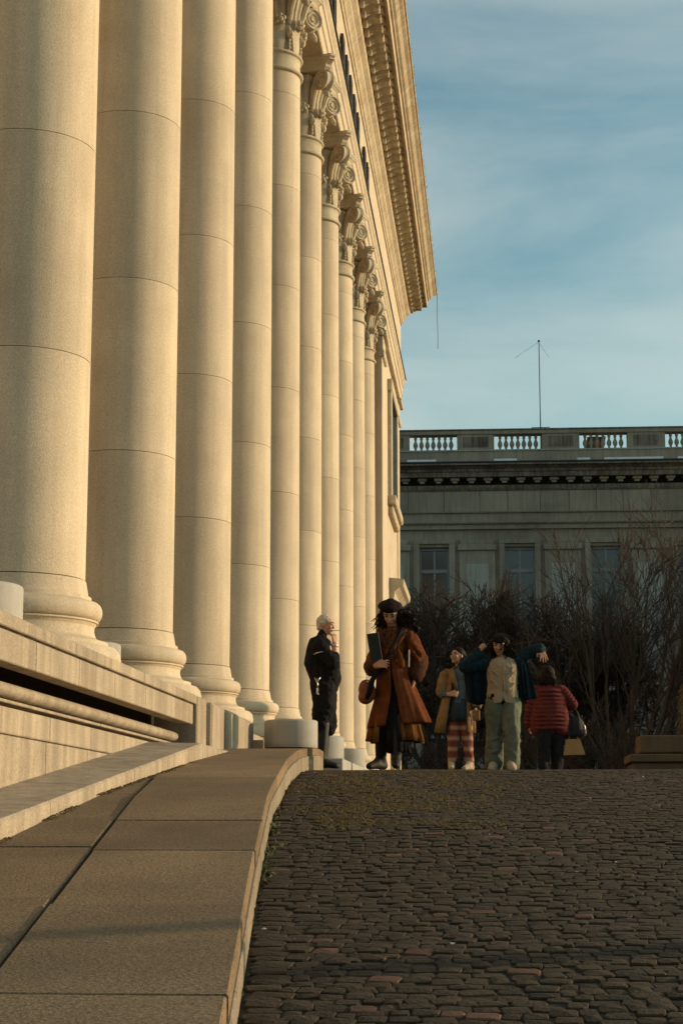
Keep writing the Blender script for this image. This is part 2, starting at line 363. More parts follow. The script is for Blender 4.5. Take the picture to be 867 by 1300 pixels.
# moss in the joints, weeds along the kerb, specks of litter
mb = MB(); rr = random.Random(9)
for i in range(5000):
    y = rr.uniform(9.6, 16.8); x = rr.gauss(-.75, .42) + (13-y)*.02
    if x < ex(y)+.02 or noise.noise(Vector((x*2.1, y*1.3, 3))) < -.05: continue
    r = rr.uniform(.008,.028); z = gz(y)-.003
    a = rr.uniform(0,6); mb.add([(x+r*math.cos(a+t)*rr.uniform(.6,1.3), y+r*math.sin(a+t)*1.2, z) for t in (0,1.26,2.5,3.8,5)] + [(x,y,z+.011)], [(j,(j+1)%5,5) for j in range(5)])
tag(mb.build('moss', M['moss']), 'yellowish moss filling the cobble joints near the top of the street', 'moss', None, 'stuff')
mb = MB()
for i in range(420):
    y = rr.choice([rr.gauss(9.3,.5), rr.gauss(8.4,.3), rr.gauss(10.4,.35), rr.uniform(5.2,14)]); x = ex(y) + abs(rr.gauss(.015,.03))
    if noise.noise(Vector((x, y*3, 7))) < -.1: continue
    h = rr.uniform(.008,.03); a = rr.uniform(0,6); z = gz(y)-.008; t = rr.uniform(-.03,.03)
    mb.add([(x-.006*math.cos(a), y-.006*math.sin(a), z),(x+.006*math.cos(a), y+.006*math.sin(a), z),(x+.012*math.cos(a)+t*.4, y+.01*math.sin(a)+t, z+h*.7),(x+t*.6, y+t, z+h)], [(0,1,2,3)])
tag(mb.build('kerb_weeds', M['weed'], None, False), 'small green weeds growing along the foot of the kerb', 'weeds', None, 'stuff')
mb = MB()
for i in range(900):
    y = rr.uniform(6.5,12.8); x = -2.19 + abs(rr.gauss(0,.018)); h = rr.uniform(.003,.010)
    if noise.noise(Vector((x*3, y*2.2, 1))) < -.05: continue
    z = pz(y); a = rr.uniform(0,6)
    mb.add([(x+.01*math.cos(a+t), y+.014*math.sin(a+t), z+.001) for t in (0,2.1,4.2)]+[(x,y,z+h)], [(0,1,3),(1,2,3),(2,0,3)])
tag(mb.build('ledge_moss', M['moss']), 'thin line of moss where the pavement meets the sloping ledge', 'moss', None, 'stuff')
mb = MB()
for i in range(14):
    y = rr.uniform(5.4,17); x = rr.uniform(ex(y)+.05, .09*y); a = rr.uniform(0,6); r = rr.uniform(.005,.012); z = gz(y)+.012
    mb.add([(x+r*math.cos(a+t), y+r*math.sin(a+t)*rr.uniform(.4,1.4), z+rr.uniform(0,.008)) for t in (0,1.5,3.1,4.6)], [(0,1,2,3)])
tag(mb.build('litter', M['litter'], None, False), 'tiny pale scraps scattered on the cobbles', 'litter', None, 'stuff')

# ------------------------------------------------------------------ pavement
mb = MB(); vs = []; fs = []; yy_ = [2+.5*i for i in range(36)]
for y in yy_:
    y_ = min(y, 19.2)
    for x in (-3.2, ex(y_)-.03): vs.append((x, y, pz(y_)-.075))
    for x in (ex(y_)-.03,): vs.append((x, y, gz(y)-.12))
for i in range(len(yy_)-1):
    fs.append((i*3, i*3+1, i*3+4, i*3+3)); fs.append((i*3+1, i*3+2, i*3+5, i*3+4))
mb.add(vs, fs); pave = mb.build('pavement', M['joint'], None, False); tag(pave, 'raised stone pavement curving up along the colonnade', None, None, 'structure')
def cx_(y): return -1.18 - .118*(y-3.0)
def slab(y0, y1, fx0, fx1, th=.07, ch=.006, g=.005, name='paving_slab', zoff=0, m=None):
    # slab between two plan edges, follows the slope; chamfered top
    n = max(1, int((y1-y0)/.6)); ysl = [y0+g+(y1-y0-2*g)*i/n for i in range(n+1)]
    vs = []; fs = []
    for i, y in enumerate(ysl):
        yt = y + (ch if i == 0 else (-ch if i == n else 0)); a, b = fx0(y)+g, fx1(y)-g; z = pz(y) + zoff
        vs += [(a,y,z-th),(a,y,z-ch),(a+ch,yt,z),(b-ch,yt,z),(b,y,z-ch),(b,y,z-th)]
    for i in range(n):
        for j in range(5): fs.append((i*6+j, i*6+j+1, (i+1)*6+j+1, (i+1)*6+j))
    fs.append((0,5,4,3,2,1)); e = n*6; fs.append((e,e+1,e+2,e+3,e+4,e+5))
    q = MB(); q.add(vs, fs); return q.build(name, m or M['granite'], pave)
RJ = [2.2, 3.4, 4.82, 6.22, 7.58, 8.6, 9.75, 11.2, 13.0, 14.9, 16.9, 19.3]
rr = random.Random(3)
for a, b in zip(RJ, RJ[1:]):
    fl = (lambda y: max(cx_(y), -2.19)) if b < 12.2 else (lambda y: -2.19 if y < 13.1 else -2.6)
    if a < 12 and b > 12.2: fl = lambda y: -2.19 if y < 12.95 else -2.42
    slab(a, b, fl, ex, zoff=rr.uniform(-.003,.003), g=.004 if rr.random() < .6 else .008)
LJ = [2.2, 3.5, 5.0, 6.38, 7.7, 8.75, 9.9, 11.6]
for a, b in zip(LJ, LJ[1:]):
    slab(a, b, lambda y: -2.195, lambda y: min(cx_(y), -1.2)-.006, zoff=rr.uniform(-.008,-.002))
# kerb stones under the slab edge
y = 2.2
while y < 19.0:
    l = rr.uniform(.75, 1.05) if y < 14 else rr.uniform(.5,.7); y1 = min(y+l, 19.25)
    vs = []; n = 3; g = .004
    for i in range(n+1):
        t = y+g+(y1-y-2*g)*i/n; x = ex(t)+.006; z0 = gz(t)-.1; z1 = pz(t)-.072
        vs += [(x-.09,t,z0),(x,t,z0),(x,t,z1-.006),(x-.006,t,z1),(x-.09,t,z1)]
    fs = []
    for i in range(n):
        for j in range(5): fs.append((i*5+j, i*5+(j+1)%5, (i+1)*5+(j+1)%5, (i+1)*5+j))
    fs.append((0,1,2,3,4)); fs.append(tuple(n*5+j for j in (4,3,2,1,0)))
    q = MB(); q.add(vs, fs); q.build('kerb_stone', M['kerb'], pave); y = y1
q = MB(); q.box((-2.6,19.25,.3),(-1.86,19.34,.79), .008); q.build('kerb_stone', M['kerb'], pave)

# ------------------------------------------------------------------ parapet
par = empty('stone_parapet', (-2.5, 9, 0)); tag(par, 'weathered stone parapet with roll moulding and sloping ledge along the foot of the colonnade', 'parapet')
PX = -2.5
def pb(name, a, b, m, ch=.008):
    q = MB(); q.box(Vector(a)-Vector((-2.5,9,0)), Vector(b)-Vector((-2.5,9,0)), ch); return q.build(name, m, par)
rr = random.Random(21)
pb('core_wall', (PX-.44, 5, -.7), (PX-.34, 14.8, 1.0), M['joint'])
def course(name, y0, y1, xa, xb, z0, z1, lo, hi, ch=.006, first=None, m='parapet'):
    y = y0
    while y < y1-.02:
        e = min(y + (first if (first and y == y0) else rr.uniform(lo, hi)), y1)
        if y1-e < .3: e = y1
        pb(name, (xa, y+.0025, z0), (xb + rr.uniform(-.002,.002), e-.0025, z1), M[m], ch); y = e
course('coping_stone', 5.0, 14.87, PX-.36, PX+.004, 1.016, 1.09, 1.0, 1.2)
course('coping_joint_strip', 5.0, 14.87, PX-.14, PX-.03, 1.002, 1.0165, 9.9, 9.9, 0)
course('face_panel', 5.2, 14.72, PX-.12, PX-.002, .838, 1.001, 1.0, 1.15)
# roll moulding in segments
y = 5.0
while y < 14.5:
    e = min(y+rr.uniform(1.5,1.8), 14.6); prof = []
    vs = []; n = 12
    for t in (y+.002, e-.002):
        for i in range(n+1):
            a = -PI/2 + PI*i/n; vs.append((PX-.165+.062*math.cos(a)+2.5, t-9, .732+.042*math.sin(a)))
        vs.append((PX-.32+2.5, t-9, .774)); vs.append((PX-.32+2.5, t-9, .69))
    k = n+3; q = MB(); q.add(vs, [(j,(j+1)%k,k+(j+1)%k,k+j) for j in range(k)] + [tuple(range(k)), tuple(reversed(range(k,2*k)))], True)
    sharpen(q.build('roll_moulding', M['parapet'], par).data); y = e
course('moulding_fillet', 5.0, 14.6, PX-.32, PX-.108, .655, .673, 1.5, 1.8, .004)
course('wall_panel', 5.0, 14.6, PX-.32, PX-.112, .49, .634, .8, 1.3)
course('wall_panel', 5.2, 14.6, PX-.32, PX-.118, -.6, .485, .95, 1.1)
# sloping ledge
def lz(y): return .03 + .107*(y-7.85)
y = 4.6; 
while y < 13.3:
    e = min(y+rr.uniform(.95,1.15), 13.35); 
    if 13.35-e < .3: e = 13.35
    vs = []; 
    for t in (y+.003, e-.003):
        for (x, dz) in ((-2.66,-.5),(-2.192,-.5),(-2.192,-.012),(-2.204,0),(-2.66,.012)): vs.append((x+2.5, t-9, lz(t)+dz))
    q = MB(); q.add(vs, [(j,(j+1)%5,5+(j+1)%5,5+j) for j in range(5)]+[(4,3,2,1,0),(5,6,7,8,9)]); q.build('ledge_stone', M['parapet'], par); y = e
pb('ledge_stone', (-2.66, 13.353, .3), (-2.192, 14.86, .615), M['parapet'], .012)
# end piers of the parapet
pb('end_pier', (-2.95, 14.875, .3), (-2.492, 15.35, 1.09), M['parapet'], .012)
pb('end_pier', (-2.95, 15.36, .3), (-2.60, 15.72, 1.088), M['parapet'], .012)
pb('end_pier', (-2.95, 15.73, .3), (-2.50, 16.45, 1.09), M['parapet'], .02)
pb('end_pier', (-2.95, 16.455, .3), (-2.57, 16.70, 1.088), M['parapet'], .01)
pb('end_pier', (-2.95, 16.71, .3), (-2.50, 17.55, 1.09), M['parapet'], .03)
pb('end_pier', (-2.95, 17.56, .3), (-2.515, 18.6, 1.086), M['parapet'], .03)

# ------------------------------------------------------------------ colonnaded building
B = empty('colonnaded_building', (-3.37, 12.25, 0)); tag(B, 'tall sunlit limestone building with a row of giant round columns and a deep bracketed cornice', 'building')
BL = Vector((-3.37, 12.25, 0)); BM = Matrix.Translation(-BL)
def bpart(name, mbx, m, parent=None):
    mbx.v = [(v[0]-BL.x, v[1]-BL.y, v[2]) for v in mbx.v]; return mbx.build(name, m, parent or B)
# porch floor, rear wall, ceiling
q = MB(); q.box((-7.6, 6.8, -1.0), (-2.86, 55.0, 1.085)); bpart('porch_floor', q, M['parapet'])
q = MB(); q.box((-8.2, 6.8, 1.086), (-7.6, 55.0, 16)); bpart('rear_wall', q, M['lime'])
q = MB(); q.box((-7.6, 6.8, 13.36), (-4.05, 46.5, 13.6)); bpart('porch_ceiling', q, M['lime'])
for i in range(12):
    y = 7.0 + 3.5*i
    q = MB(); q.box((-7.6+.002, y+1.35, 1.09), (-7.5, y+2.55, 5.2), .02); q2 = bpart('door_surround', q, M['lime_carved'])
    q = MB(); q.box((-7.499, y+1.5, 1.09), (-7.47, y+2.4, 5.0), .01); q.v = [(v[0]-BL.x, v[1]-BL.y, v[2]) for v in q.v]; q.build('door_leaf', M['bronze'], q2)
# pavilion at the far end
q = MB(); q.box((-7.599, 46.7, .3), (-2.91, 55.4, 13.34)); pav = bpart('pavilion_wall', q, M['lime'])
def sub(name, a, b, m, parent, ch=.01):
    q = MB(); q.box(a, b, ch); q.v = [(v[0]-BL.x, v[1]-BL.y, v[2]) for v in q.v]; return q.build(name, m, parent)
for k, (a, b) in enumerate(((.4,1.2),)): sub('wall_plinth', (-2.95,46.62,a), (-2.80,55.48,b), M['lime'], pav, .02)
for y0, y1 in ((46.66,47.75),(54.45,55.44)):
    sub('corner_pilaster', (-3.0,y0,1.2), (-2.87,y1,12.6), M['lime'], pav, .02)
    sub('pilaster_capital', (-3.0,y0-.05,12.6), (-2.80,y1+.05,12.8), M['lime_carved'], pav, .03)
    sub('pilaster_capital', (-3.0,y0-.02,12.8), (-2.84,y1+.02,13.2), M['lime_carved'], pav, .02)
    sub('pilaster_capital', (-3.0,y0-.1,13.2), (-2.74,y1+.1,13.342), M['lime_carved'], pav, .02)
fr = bpart('window_surround', (lambda q: (q.box((-2.95,49.7,9.3),(-2.79,50.05,12.4),.02), q.box((-2.95,52.95,9.3),(-2.79,53.3,12.4),.02), q.box((-2.95,49.6,12.4),(-2.76,53.4,12.75),.03), q)[-1])(MB()), M['lime_carved'])
sub('window_pane', (-2.93,50.05,9.3), (-2.89,52.95,12.4), M['glass'], fr, 0)
sub('window_sill', (-2.95,49.5,9.05), (-2.66,53.3,9.3), M['lime_carved'], fr, .03)
sub('window_sill', (-2.95,49.75,8.8), (-2.76,53.1,9.05), M['lime_carved'], fr, .03)
hd = MB()
hd.sweep([(-.05,6.35),(.12,6.35),(.16,6.5),(.16,6.6),(.30,6.72),(.40,6.76),(.42,6.86),(.42,6.95),(-.05,7.0)], [(-2.91,50.0),(-2.91,54.0)])
hood = bpart('door_hood', hd, M['lime_carved'])
sub('door_surround', (-2.95,50.3,.9), (-2.78,50.7,6.35), M['lime_carved'], hood, .02)
sub('door_surround', (-2.95,53.3,.9), (-2.78,53.7,6.35), M['lime_carved'], hood, .02)
sub('door_leaf', (-2.94,50.7,.9), (-2.88,53.3,6.3), M['bronze'], hood, 0)

# entablature : outward = +X, path runs south to north then turns west
path = [(-2.91, 6.6), (-2.91, 55.4), (-9.5, 55.4)]
def ent(name, prof, m):
    q = MB(); q.sweep(prof, path); return bpart(name, q, m)
ent('architrave', [(-1.1,13.345),(.10,13.345),(.12,13.36),(.12,13.64),(.15,13.66),(.15,13.93),(.18,13.95),(.18,14.06),(.215,14.11),(.23,14.14),(.23,14.24),(-1.1,14.25)], M['lime'])
ent('ledge_flashing', [(.0,14.251),(.245,14.243),(.25,14.225),(.262,14.225),(.262,14.262),(.0,14.285)], M['metal'])
ent('frieze', [(-1.1,14.286),(.10,14.286),(.10,16.02),(-1.1,16.02)], M['lime'])
ent('frieze_moulding', [(-1.1,16.021),(.13,16.021),(.14,16.10),(.17,16.12),(.20,16.20),(.26,16.28),(.27,16.36),(.36,16.44),(.38,16.50),(.38,16.90),(-1.1,16.90)], M['lime_cornice'])
ent('cornice', [(-1.1,16.901),(.90,16.901),(.90,16.86),(.935,16.86),(.945,17.09),(.99,17.10),(1.0,17.15),(1.06,17.18),(1.13,17.29),(1.21,17.34),(1.22,17.38),(1.26,17.39),(1.265,17.46),(.6,17.62),(-1.1,17.62)], M['lime_cornice'])
# modillions
q = MB()
prof = [(.40,16.60),(.44,16.585),(.52,16.60),(.58,16.635),(.66,16.65),(.71,16.64),(.76,16.645),(.79,16.68),(.79,16.73),(.77,16.76),(.77,16.899),(.381,16.899)]
w2 = .135; n = len(prof)
vs = [(o, -w2, z) for o, z in prof] + [(o, w2, z) for o, z in prof]
q.add(vs, [tuple(range(n)), tuple(reversed(range(n,2*n)))] + [(i,n+i,n+(i+1)%n,(i+1)%n) for i in range(n)])
q.lathe([(.001,-.145),(.06,-.145),(.06,.145),(.001,.145)], 12, mtx=Matrix.Translation((.45,0,16.62)) @ Matrix.Rotation(PI/2,4,'X'))
q.lathe([(.001,-.142),(.035,-.142),(.035,.142),(.001,.142)], 10, mtx=Matrix.Translation((.755,0,16.685)) @ Matrix.Rotation(PI/2,4,'X'))
q.box((.381,-.155,16.845),(.83,.155,16.898))
mme = q.mesh('modillion', M['lime_cornice'])
bm = bmesh.new(); bm.from_mesh(mme); bmesh.ops.recalc_face_normals(bm, faces=bm.faces[:]); bm.to_mesh(mme); bm.free()
y = 8.0
while y < 56.0:
    link('modillion', mme, B, (-2.91-BL.x, y-BL.y, 0)); y += .46
x = -3.2
while x > -9: link('modillion', mme, B, (x-BL.x, 55.4-BL.y, 0), PI/2); x -= .43
# dentil-like egg strip under the modillions
# raised letters standing on the ledge, seen edge on
rr = random.Random(12)
y = 14.0; k = 0
while y < 41.5:
    if y > 36.5 and rr.random() < .55: y += 1.0; k += 1; continue
    h = .80; wd = .40; q = MB(); x0, x1 = -2.795, -2.735; z = 14.55
    q.box((x0,y,z),(x1,y+.12,z+h)); q.box((x0,y+wd-.12,z),(x1,y+wd,z+h))
    if k % 3 == 0: q.box((x0,y+.121,z+h*.42),(x1,y+wd-.121,z+h*.58))
    elif k % 3 == 1: q.box((x0,y+.121,z+h-.12),(x1,y+wd-.121,z+h))
    else: q.box((x0,y+.121,z+h-.12),(x1,y+wd-.121,z+h)); q.box((x0,y+.121,z),(x1,y+wd-.121,z+.12))
    q.box((x0,y+.05,14.284),(x0+.04,y+.08,z-.001)); bpart('raised_letter', q, M['bronze'])
    y += .98; k += 1
    if k % 9 == 8: y += .9
# ragged spikes on the cornice edge
q = MB()
for i in range(5200):
    y = rr.uniform(14, 56.6); o = 1.2 + rr.uniform(-.03,.055); a = Vector((-2.91+o, y, 17.45)); d = Vector((rr.uniform(-.6,.9), rr.uniform(-.8,.8), 1)).normalized()*rr.uniform(.05,.13)
    s_ = rr.uniform(.006,.014); q.add([a+Vector((0,-s_,0)), a+Vector((0,s_,0)), a+Vector((s_,0,0)), a+d], [(0,1,3),(1,2,3),(2,0,3)])
tag(bpart('bird_spikes', q, M['far_stain_shade']), None, None, None, 'stuff')

# one column with its sub-parts, then copies that share meshes
CR = .487
joints = [1.72, 3.32, 4.93, 6.54, 8.15, 9.76, 11.29, 11.66]
def crad(z): return CR*(1-.036*((z-1.7)/10)**1.6)
core = MB(); core.lathe([(CR-.03,1.10),(CR-.035,11.7),(.40,11.75),(.40,13.1)], 24); core_m = core.mesh('column', M['joint'])
subs = []
for a, b in zip(joints, joints[1:]):
    q = MB(); g = .0025; n = 6
    pr = [(crad(a+(b-a)*i/n), a+g+(b-a-2*g)*i/n) for i in range(n+1)]
    q.lathe(pr, 72, caps=False); q.lathe([(CR-.04,a+g),(crad(a),a+g)], 72, caps=False); q.lathe([(crad(b),b-g),(CR-.04,b-g)], 72, caps=False); me = q.mesh('shaft_drum', M['lime']); subs.append(('shaft_drum', me, (0,0,0), 0))
q = MB()
pr = [(.45,1.09),(.72,1.09),(.745,1.11),(.755,1.15),(.745,1.20),(.715,1.235),(.66,1.245),(.66,1.275),(.61,1.285),(.575,1.31),(.56,1.35),(.56,1.385),(.575,1.41),(.590,1.412),(.590,1.425)]
for i in range(9):
    a = -PI/2+PI*i/8; pr.append((.565+.05*math.cos(a)+.0, 1.495+.068*math.sin(a)))
pr += [(.535,1.572),(.535,1.60),(.515,1.605),(.505,1.66),(.495,1.715),(.45,1.716)]
q.lathe(pr, 72, caps=False); subs.append(('base', q.mesh('base', M['lime']), (0,0,0), 0))
q = MB(); pr = []
for zc, rm in ((11.685,.035),(11.965,.03)):
    for i in range(7):
        a = -PI/2+PI*i/6; pr.append((.482+rm*math.cos(a)*1.1, zc+rm*math.sin(a)))
pr = [(.43,11.66)] + pr[:7] + [(.478,11.745),(.465,11.85),(.472,11.92)] + pr[7:] + [(.42,12.0)]
q.lathe(pr, 56, caps=False); subs.append(('necking', q.mesh('necking', M['lime_carved']), (0,0,0), 0))
# bell with flutes
q = MB(); N_ = 96; prof = [(.435,11.99),(.44,12.2),(.45,12.45),(.475,12.7),(.53,12.92),(.57,13.08)]
vs = []; 
for r, z in prof:
    for i in range(N_):
        a = 2*PI*i/N_; vs.append(((r+.016*(1 if i % 4 in (0,1) else -1))*math.cos(a), (r+.016*(1 if i % 4 in (0,1) else -1))*math.sin(a), z))
fs = [(i*N_+j, i*N_+(j+1)%N_, (i+1)*N_+(j+1)%N_, (i+1)*N_+j) for i in range(len(prof)-1) for j in range(N_)]
q.add(vs, fs); subs.append(('capital_bell', q.mesh('capital_bell', M['lime_carved']), (0,0,0), 0))
# ring of leaves: upper curling leaves + rosettes
q = MB()
for i in range(8):
    a = 2*PI*i/8 + PI/8; u = Vector((math.cos(a), math.sin(a), 0)); t = Vector((-u.y, u.x, 0))
    for (wl, zb, zt, rb, curl) in ((.10,12.0,12.48,.455,.10),):
        rows = []
        for k in range(8):
            s_ = k/7; z = zb+(zt-zb)*min(1,s_*1.08) - (max(0,s_-.8)*.35); r = rb + .02 + curl*max(0,s_-.55)**1.5*3.0; ww = wl*(.75+.5*math.sin(PI*min(1,s_*1.05)))*(1-.3*s_)
            rows.append([u*(r-.012*abs(c)) + t*ww*c + Vector((0,0,z)) for c in (-1,-.5,0,.5,1)])
        vs = [p for r_ in rows for p in r_]; vs += [p-u*.03 for r_ in rows for p in r_]
        fs = []
        for k in range(7):
            for c in range(4):
                fs.append((k*5+c,k*5+c+1,(k+1)*5+c+1,(k+1)*5+c)); fs.append((40+k*5+c,40+(k+1)*5+c,40+(k+1)*5+c+1,40+k*5+c+1))
        for k in range(7): fs.append((k*5,(k+1)*5,40+(k+1)*5,40+k*5)); fs.append((k*5+4,40+k*5+4,40+(k+1)*5+4,(k+1)*5+4))
        fs += [(35,36,76,75),(36,37,77,76),(37,38,78,77),(38,39,79,78)]
        q.add(vs, fs, True)
    # rosette clusters at the top of the leaves
    for dx, dz, r in ((0,0,.055),(-.06,.03,.04),(.06,.03,.04),(-.04,-.05,.038),(.04,-.05,.038),(0,.07,.036)):
        q.ell(u*.545 + t*dx + Vector((0,0,12.46+dz)), (r,r,r), n=8, m=6)
    # hanging bead string between leaves
    a2 = a + PI/8; u2 = Vector((math.cos(a2), math.sin(a2), 0))
    for k in range(6): q.ell(u2*.475 + Vector((0,0,12.05+.062*k)), (.026,.026,.034), n=6, m=5)
    q.ell(u2*.50 + Vector((0,0,12.26)), (.06,.06,.075), n=8, m=6)
    # upper tall tongues
    q.tube([u2*.46+Vector((0,0,12.45)), u2*.50+Vector((0,0,12.65)), u2*.56+Vector((0,0,12.85)), u2*.64+Vector((0,0,12.98))], [.035,.04,.045,.03], 8)
me = q.mesh('leaf_ring', M['lime_carved']); subs.append(('leaf_ring', me, (0,0,0), 0))
# corner volute
q = MB()
vm = Matrix.Translation((.81,0,12.92)) @ Matrix.Rotation(PI/2,4,'X') @ Matrix.Scale(.86,4)
q.lathe([(.001,-.085),(.05,-.10),(.06,-.075),(.09,-.065),(.10,-.09),(.125,-.10),(.15,-.075),(.175,-.075),(.185,-.10),(.205,-.105),(.22,-.08),(.195,-.03),(.195,.03),(.22,.08),(.205,.105),(.185,.10),(.175,.075),(.15,.075),(.125,.10),(.10,.09),(.09,.065),(.06,.075),(.05,.10),(.001,.085)], 28, mtx=vm)
q.tube([(.47,0,12.5),(.50,0,12.7),(.56,0,12.88),(.66,0,13.02),(.80,0,13.085)], [.05,.06,.07,.07,.05], 10)
q.tube([(.83,-.0,12.70),(.90,0,12.64),(.93,0,12.58)], [.05,.045,.015], 8)
vme = q.mesh('volute', M['lime_carved'])
for k in range(4): subs.append(('volute', vme, (0,0,0), PI/4+PI/2*k))
# abacus, concave sides
q = MB()
def abacus_ring(h, cut, z, bow):
    pts = []
    for k in range(4):
        a = PI/2*k; ca, sa = math.cos(a), math.sin(a)
        for t in [-1+2*i/10 for i in range(11)]:
            x = h - bow*(1-t*t); yv = t*(h-cut); pts.append((x*ca-yv*sa, x*sa+yv*ca, z))
    return pts
lay = [(.66,.08,13.10,.12),(.69,.08,13.14,.12),(.69,.08,13.19,.12),(.74,.07,13.24,.12),(.76,.07,13.25,.12),(.76,.07,13.28,.12),(.78,.07,13.30,.12),(.78,.07,13.344,.12)]
vs = []; 
for l_ in lay: vs += abacus_ring(*l_)
n = 44; fs = [(i*n+j,i*n+(j+1)%n,(i+1)*n+(j+1)%n,(i+1)*n+j) for i in range(len(lay)-1) for j in range(n)] + [tuple(reversed(range(n))), tuple((len(lay)-1)*n+j for j in range(n))]
q.add(vs, fs)
for k in range(4):
    a = PI/2*k; q.ell((.64*math.cos(a), .64*math.sin(a), 13.2), (.10,.10,.10), n=10, m=6)
subs.append(('abacus', q.mesh('abacus', M['lime_carved']), (0,0,0), 0))
for (nm, me, l_, rz_) in subs:
    sharpen(me, 30)
rr = random.Random(2)
for i in range(-1, 10):
    c = link('column', core_m, B, (0, 3.5*i, 0))
    for j, (nm, me, l_, rz_) in enumerate(subs):
        link(nm, me, c, l_, rz_ + (rr.uniform(0,.0) if nm != 'shaft_drum' else rr.uniform(0,6)))

# stone drums standing between the columns
def drum(x, y, z, label, r=.28, h=.29):
    q = MB(); pr = [(.001,0),(r-.004,0),(r,.006)] + [(r, h*.25),(r,h*.6),(r-.0,h-.022),(r-.006,h-.008),(r-.02,h),(.001,h+.004)]
    q.lathe(pr, 48, caps=False); o = q.build('stone_drum', M['drum'], None); sharpen(o.data, 50); o.location = (x,y,z); return tag(o, label, 'stone drum', 'pale stone drums between the columns')
drum(-3.13, 10.5, 1.091, 'pale stone drum before the nearest column, cut by the left edge', .28, .36)
drum(-3.26, 14.0, 1.088, 'pale round stone drum half hidden behind the coping between the two nearest columns', .28, .36)
drum(-2.12, 18.6, .805, 'pale stone drum on the top end of the pavement left of the man in black')
drum(-2.12, 21.9, .80, 'pale stone drum seen just right of the legs of the man in black')
drum(-2.12, 25.5, .80, 'small looking pale stone drum beside the boots of the woman in the rust coat')
plat = MB(); plat.box((-3.6,21.3,.3),(-1.80,29,.8), .012); tag(plat.build('stone_platform', M['drum']), 'low pale stone platform below the farther columns behind the man in black', 'platform')
plat = MB(); plat.box((-3.6,19.36,.2),(-2.5,21.29,.93), .012); tag(plat.build('stone_step', M['parapet']), 'single stone step against the colonnade behind the man in black', 'step')

# ------------------------------------------------------------------ far building
FB = empty('balustraded_building', (-4.4, 85, 0), R(1.0)); tag(FB, 'grey shaded neoclassical building with roof balustrade and tall windows across the far end', 'building')
def fb(name, a, b, m='farwall', parent=None, ch=0.0):
    q = MB(); q.box((a[0]+4.4, a[1], a[2]), (b[0]+4.4, b[1], b[2]), ch); return q.build(name, M[m], parent or FB)
X0, X1 = -14.0, 15.0
# piers of the wall between windows (openings are real), y=0 is the facade plane, negative towards the street
WC = [-2.74 + 4.13*i for i in range(-2, 5)]
hw = .72
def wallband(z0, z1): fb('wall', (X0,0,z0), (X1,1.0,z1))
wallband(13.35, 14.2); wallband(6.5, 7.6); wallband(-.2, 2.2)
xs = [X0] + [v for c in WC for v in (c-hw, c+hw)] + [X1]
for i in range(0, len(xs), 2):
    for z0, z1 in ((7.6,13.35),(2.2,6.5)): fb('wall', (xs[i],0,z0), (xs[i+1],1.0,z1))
for c in WC:
    fr_ = fb('window_frame', (c-1.0,-.10,7.4), (c-hw+.002,.06,13.5), 'farwall')
    fb('surround_stone', (c+hw-.002,-.10,7.4), (c+1.0,.06,13.5), 'farwall', fr_); fb('surround_stone', (c-1.0,-.12,13.501), (c+1.0,.06,13.72), 'farwall', fr_)
    fb('sill', (c-1.1,-.25,7.2), (c+1.1,.06,7.4), 'farwall', fr_)
    pane = fb('window_pane', (c-hw,.30,7.6), (c+hw,.33,13.35), 'glass')
    for (a, b) in (((c-hw,.22,7.6),(c-hw+.1,.30,13.35)),((c+hw-.1,.22,7.6),(c+hw,.30,13.35)),((c-.05,.22,7.6),(c+.05,.30,13.35)),((c-hw,.2,12.1),(c+hw,.295,12.28)),((c-hw,.2,9.9),(c+hw,.295,10.0)),((c-hw,.21,7.6),(c+hw,.298,7.75)),((c-hw,.21,13.2),(c+hw,.298,13.35))):
        fb('glazing_bar', a, b, 'frame', pane)
    pane = fb('window_pane', (c-hw,.30,2.2), (c+hw,.33,6.5), 'glass')
    for (a, b) in (((c-.06,.22,2.2),(c+.06,.30,6.5)),((c-hw,.2,4.13),(c+hw,.295,4.27)),((c-hw,.22,2.2),(c-hw+.1,.30,6.5)),((c+hw-.1,.22,2.2),(c+hw,.30,6.5))):
        fb('glazing_bar', a, b, 'frame', pane)
PC = [c+2.065 for c in WC] + [WC[0]-2.065]
for c in PC:
    fb('pilaster', (c-.86,-.14,6.9), (c+.86,-.001,13.15), 'farwall')
    fb('pilaster_capital', (c-.92,-.25,13.151), (c+.92,-.001,13.45), 'farwall', None, .03)
    fb('pilaster_capital', (c-.80,-.18,13.451), (c+.80,-.001,13.69), 'farwall', None, .02)
    fb('pale_panel', (c-.55,-.155,7.2), (c+.55,-.141,12.5), 'farpanel')
fb('string_course', (X0,-.3,6.3), (X1,-.001,6.68), 'farwall', None, .03)
def fent(name, prof, m):
    q = MB(); q.sweep(prof, [(X0+4.4,0),(X1+4.4,0)]); return q.build(name, M[m], FB)
def cut_course(name, z0, z1, yo, m, lo, hi, rr=random.Random(4)):
    x = X0
    while x < X1: e = min(X1, x+rr.uniform(lo,hi)); fb(name, (x+.01,yo,z0),(e-.01,.6,z1), m); x = e
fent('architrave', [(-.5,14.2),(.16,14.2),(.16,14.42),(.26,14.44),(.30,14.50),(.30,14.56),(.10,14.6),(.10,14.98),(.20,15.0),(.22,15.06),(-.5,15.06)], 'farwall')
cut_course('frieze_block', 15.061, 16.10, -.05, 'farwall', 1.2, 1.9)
fent('bed_moulding', [(-.5,16.101),(.10,16.101),(.16,16.2),(.20,16.36),(-.5,16.36)], 'far_stain_shade')
fent('cornice', [(-.5,16.72),(.52,16.72),(.53,16.95),(.60,16.96),(.62,17.08),(.8,17.18),(1.0,17.22),(1.0,17.30),(-.5,17.34)], 'far_stain_shade')
fent('roof_sheet', [(-.5,17.341),(1.02,17.31),(1.04,17.34),(1.0,17.40),(-.5,17.60)], 'roofmetal')
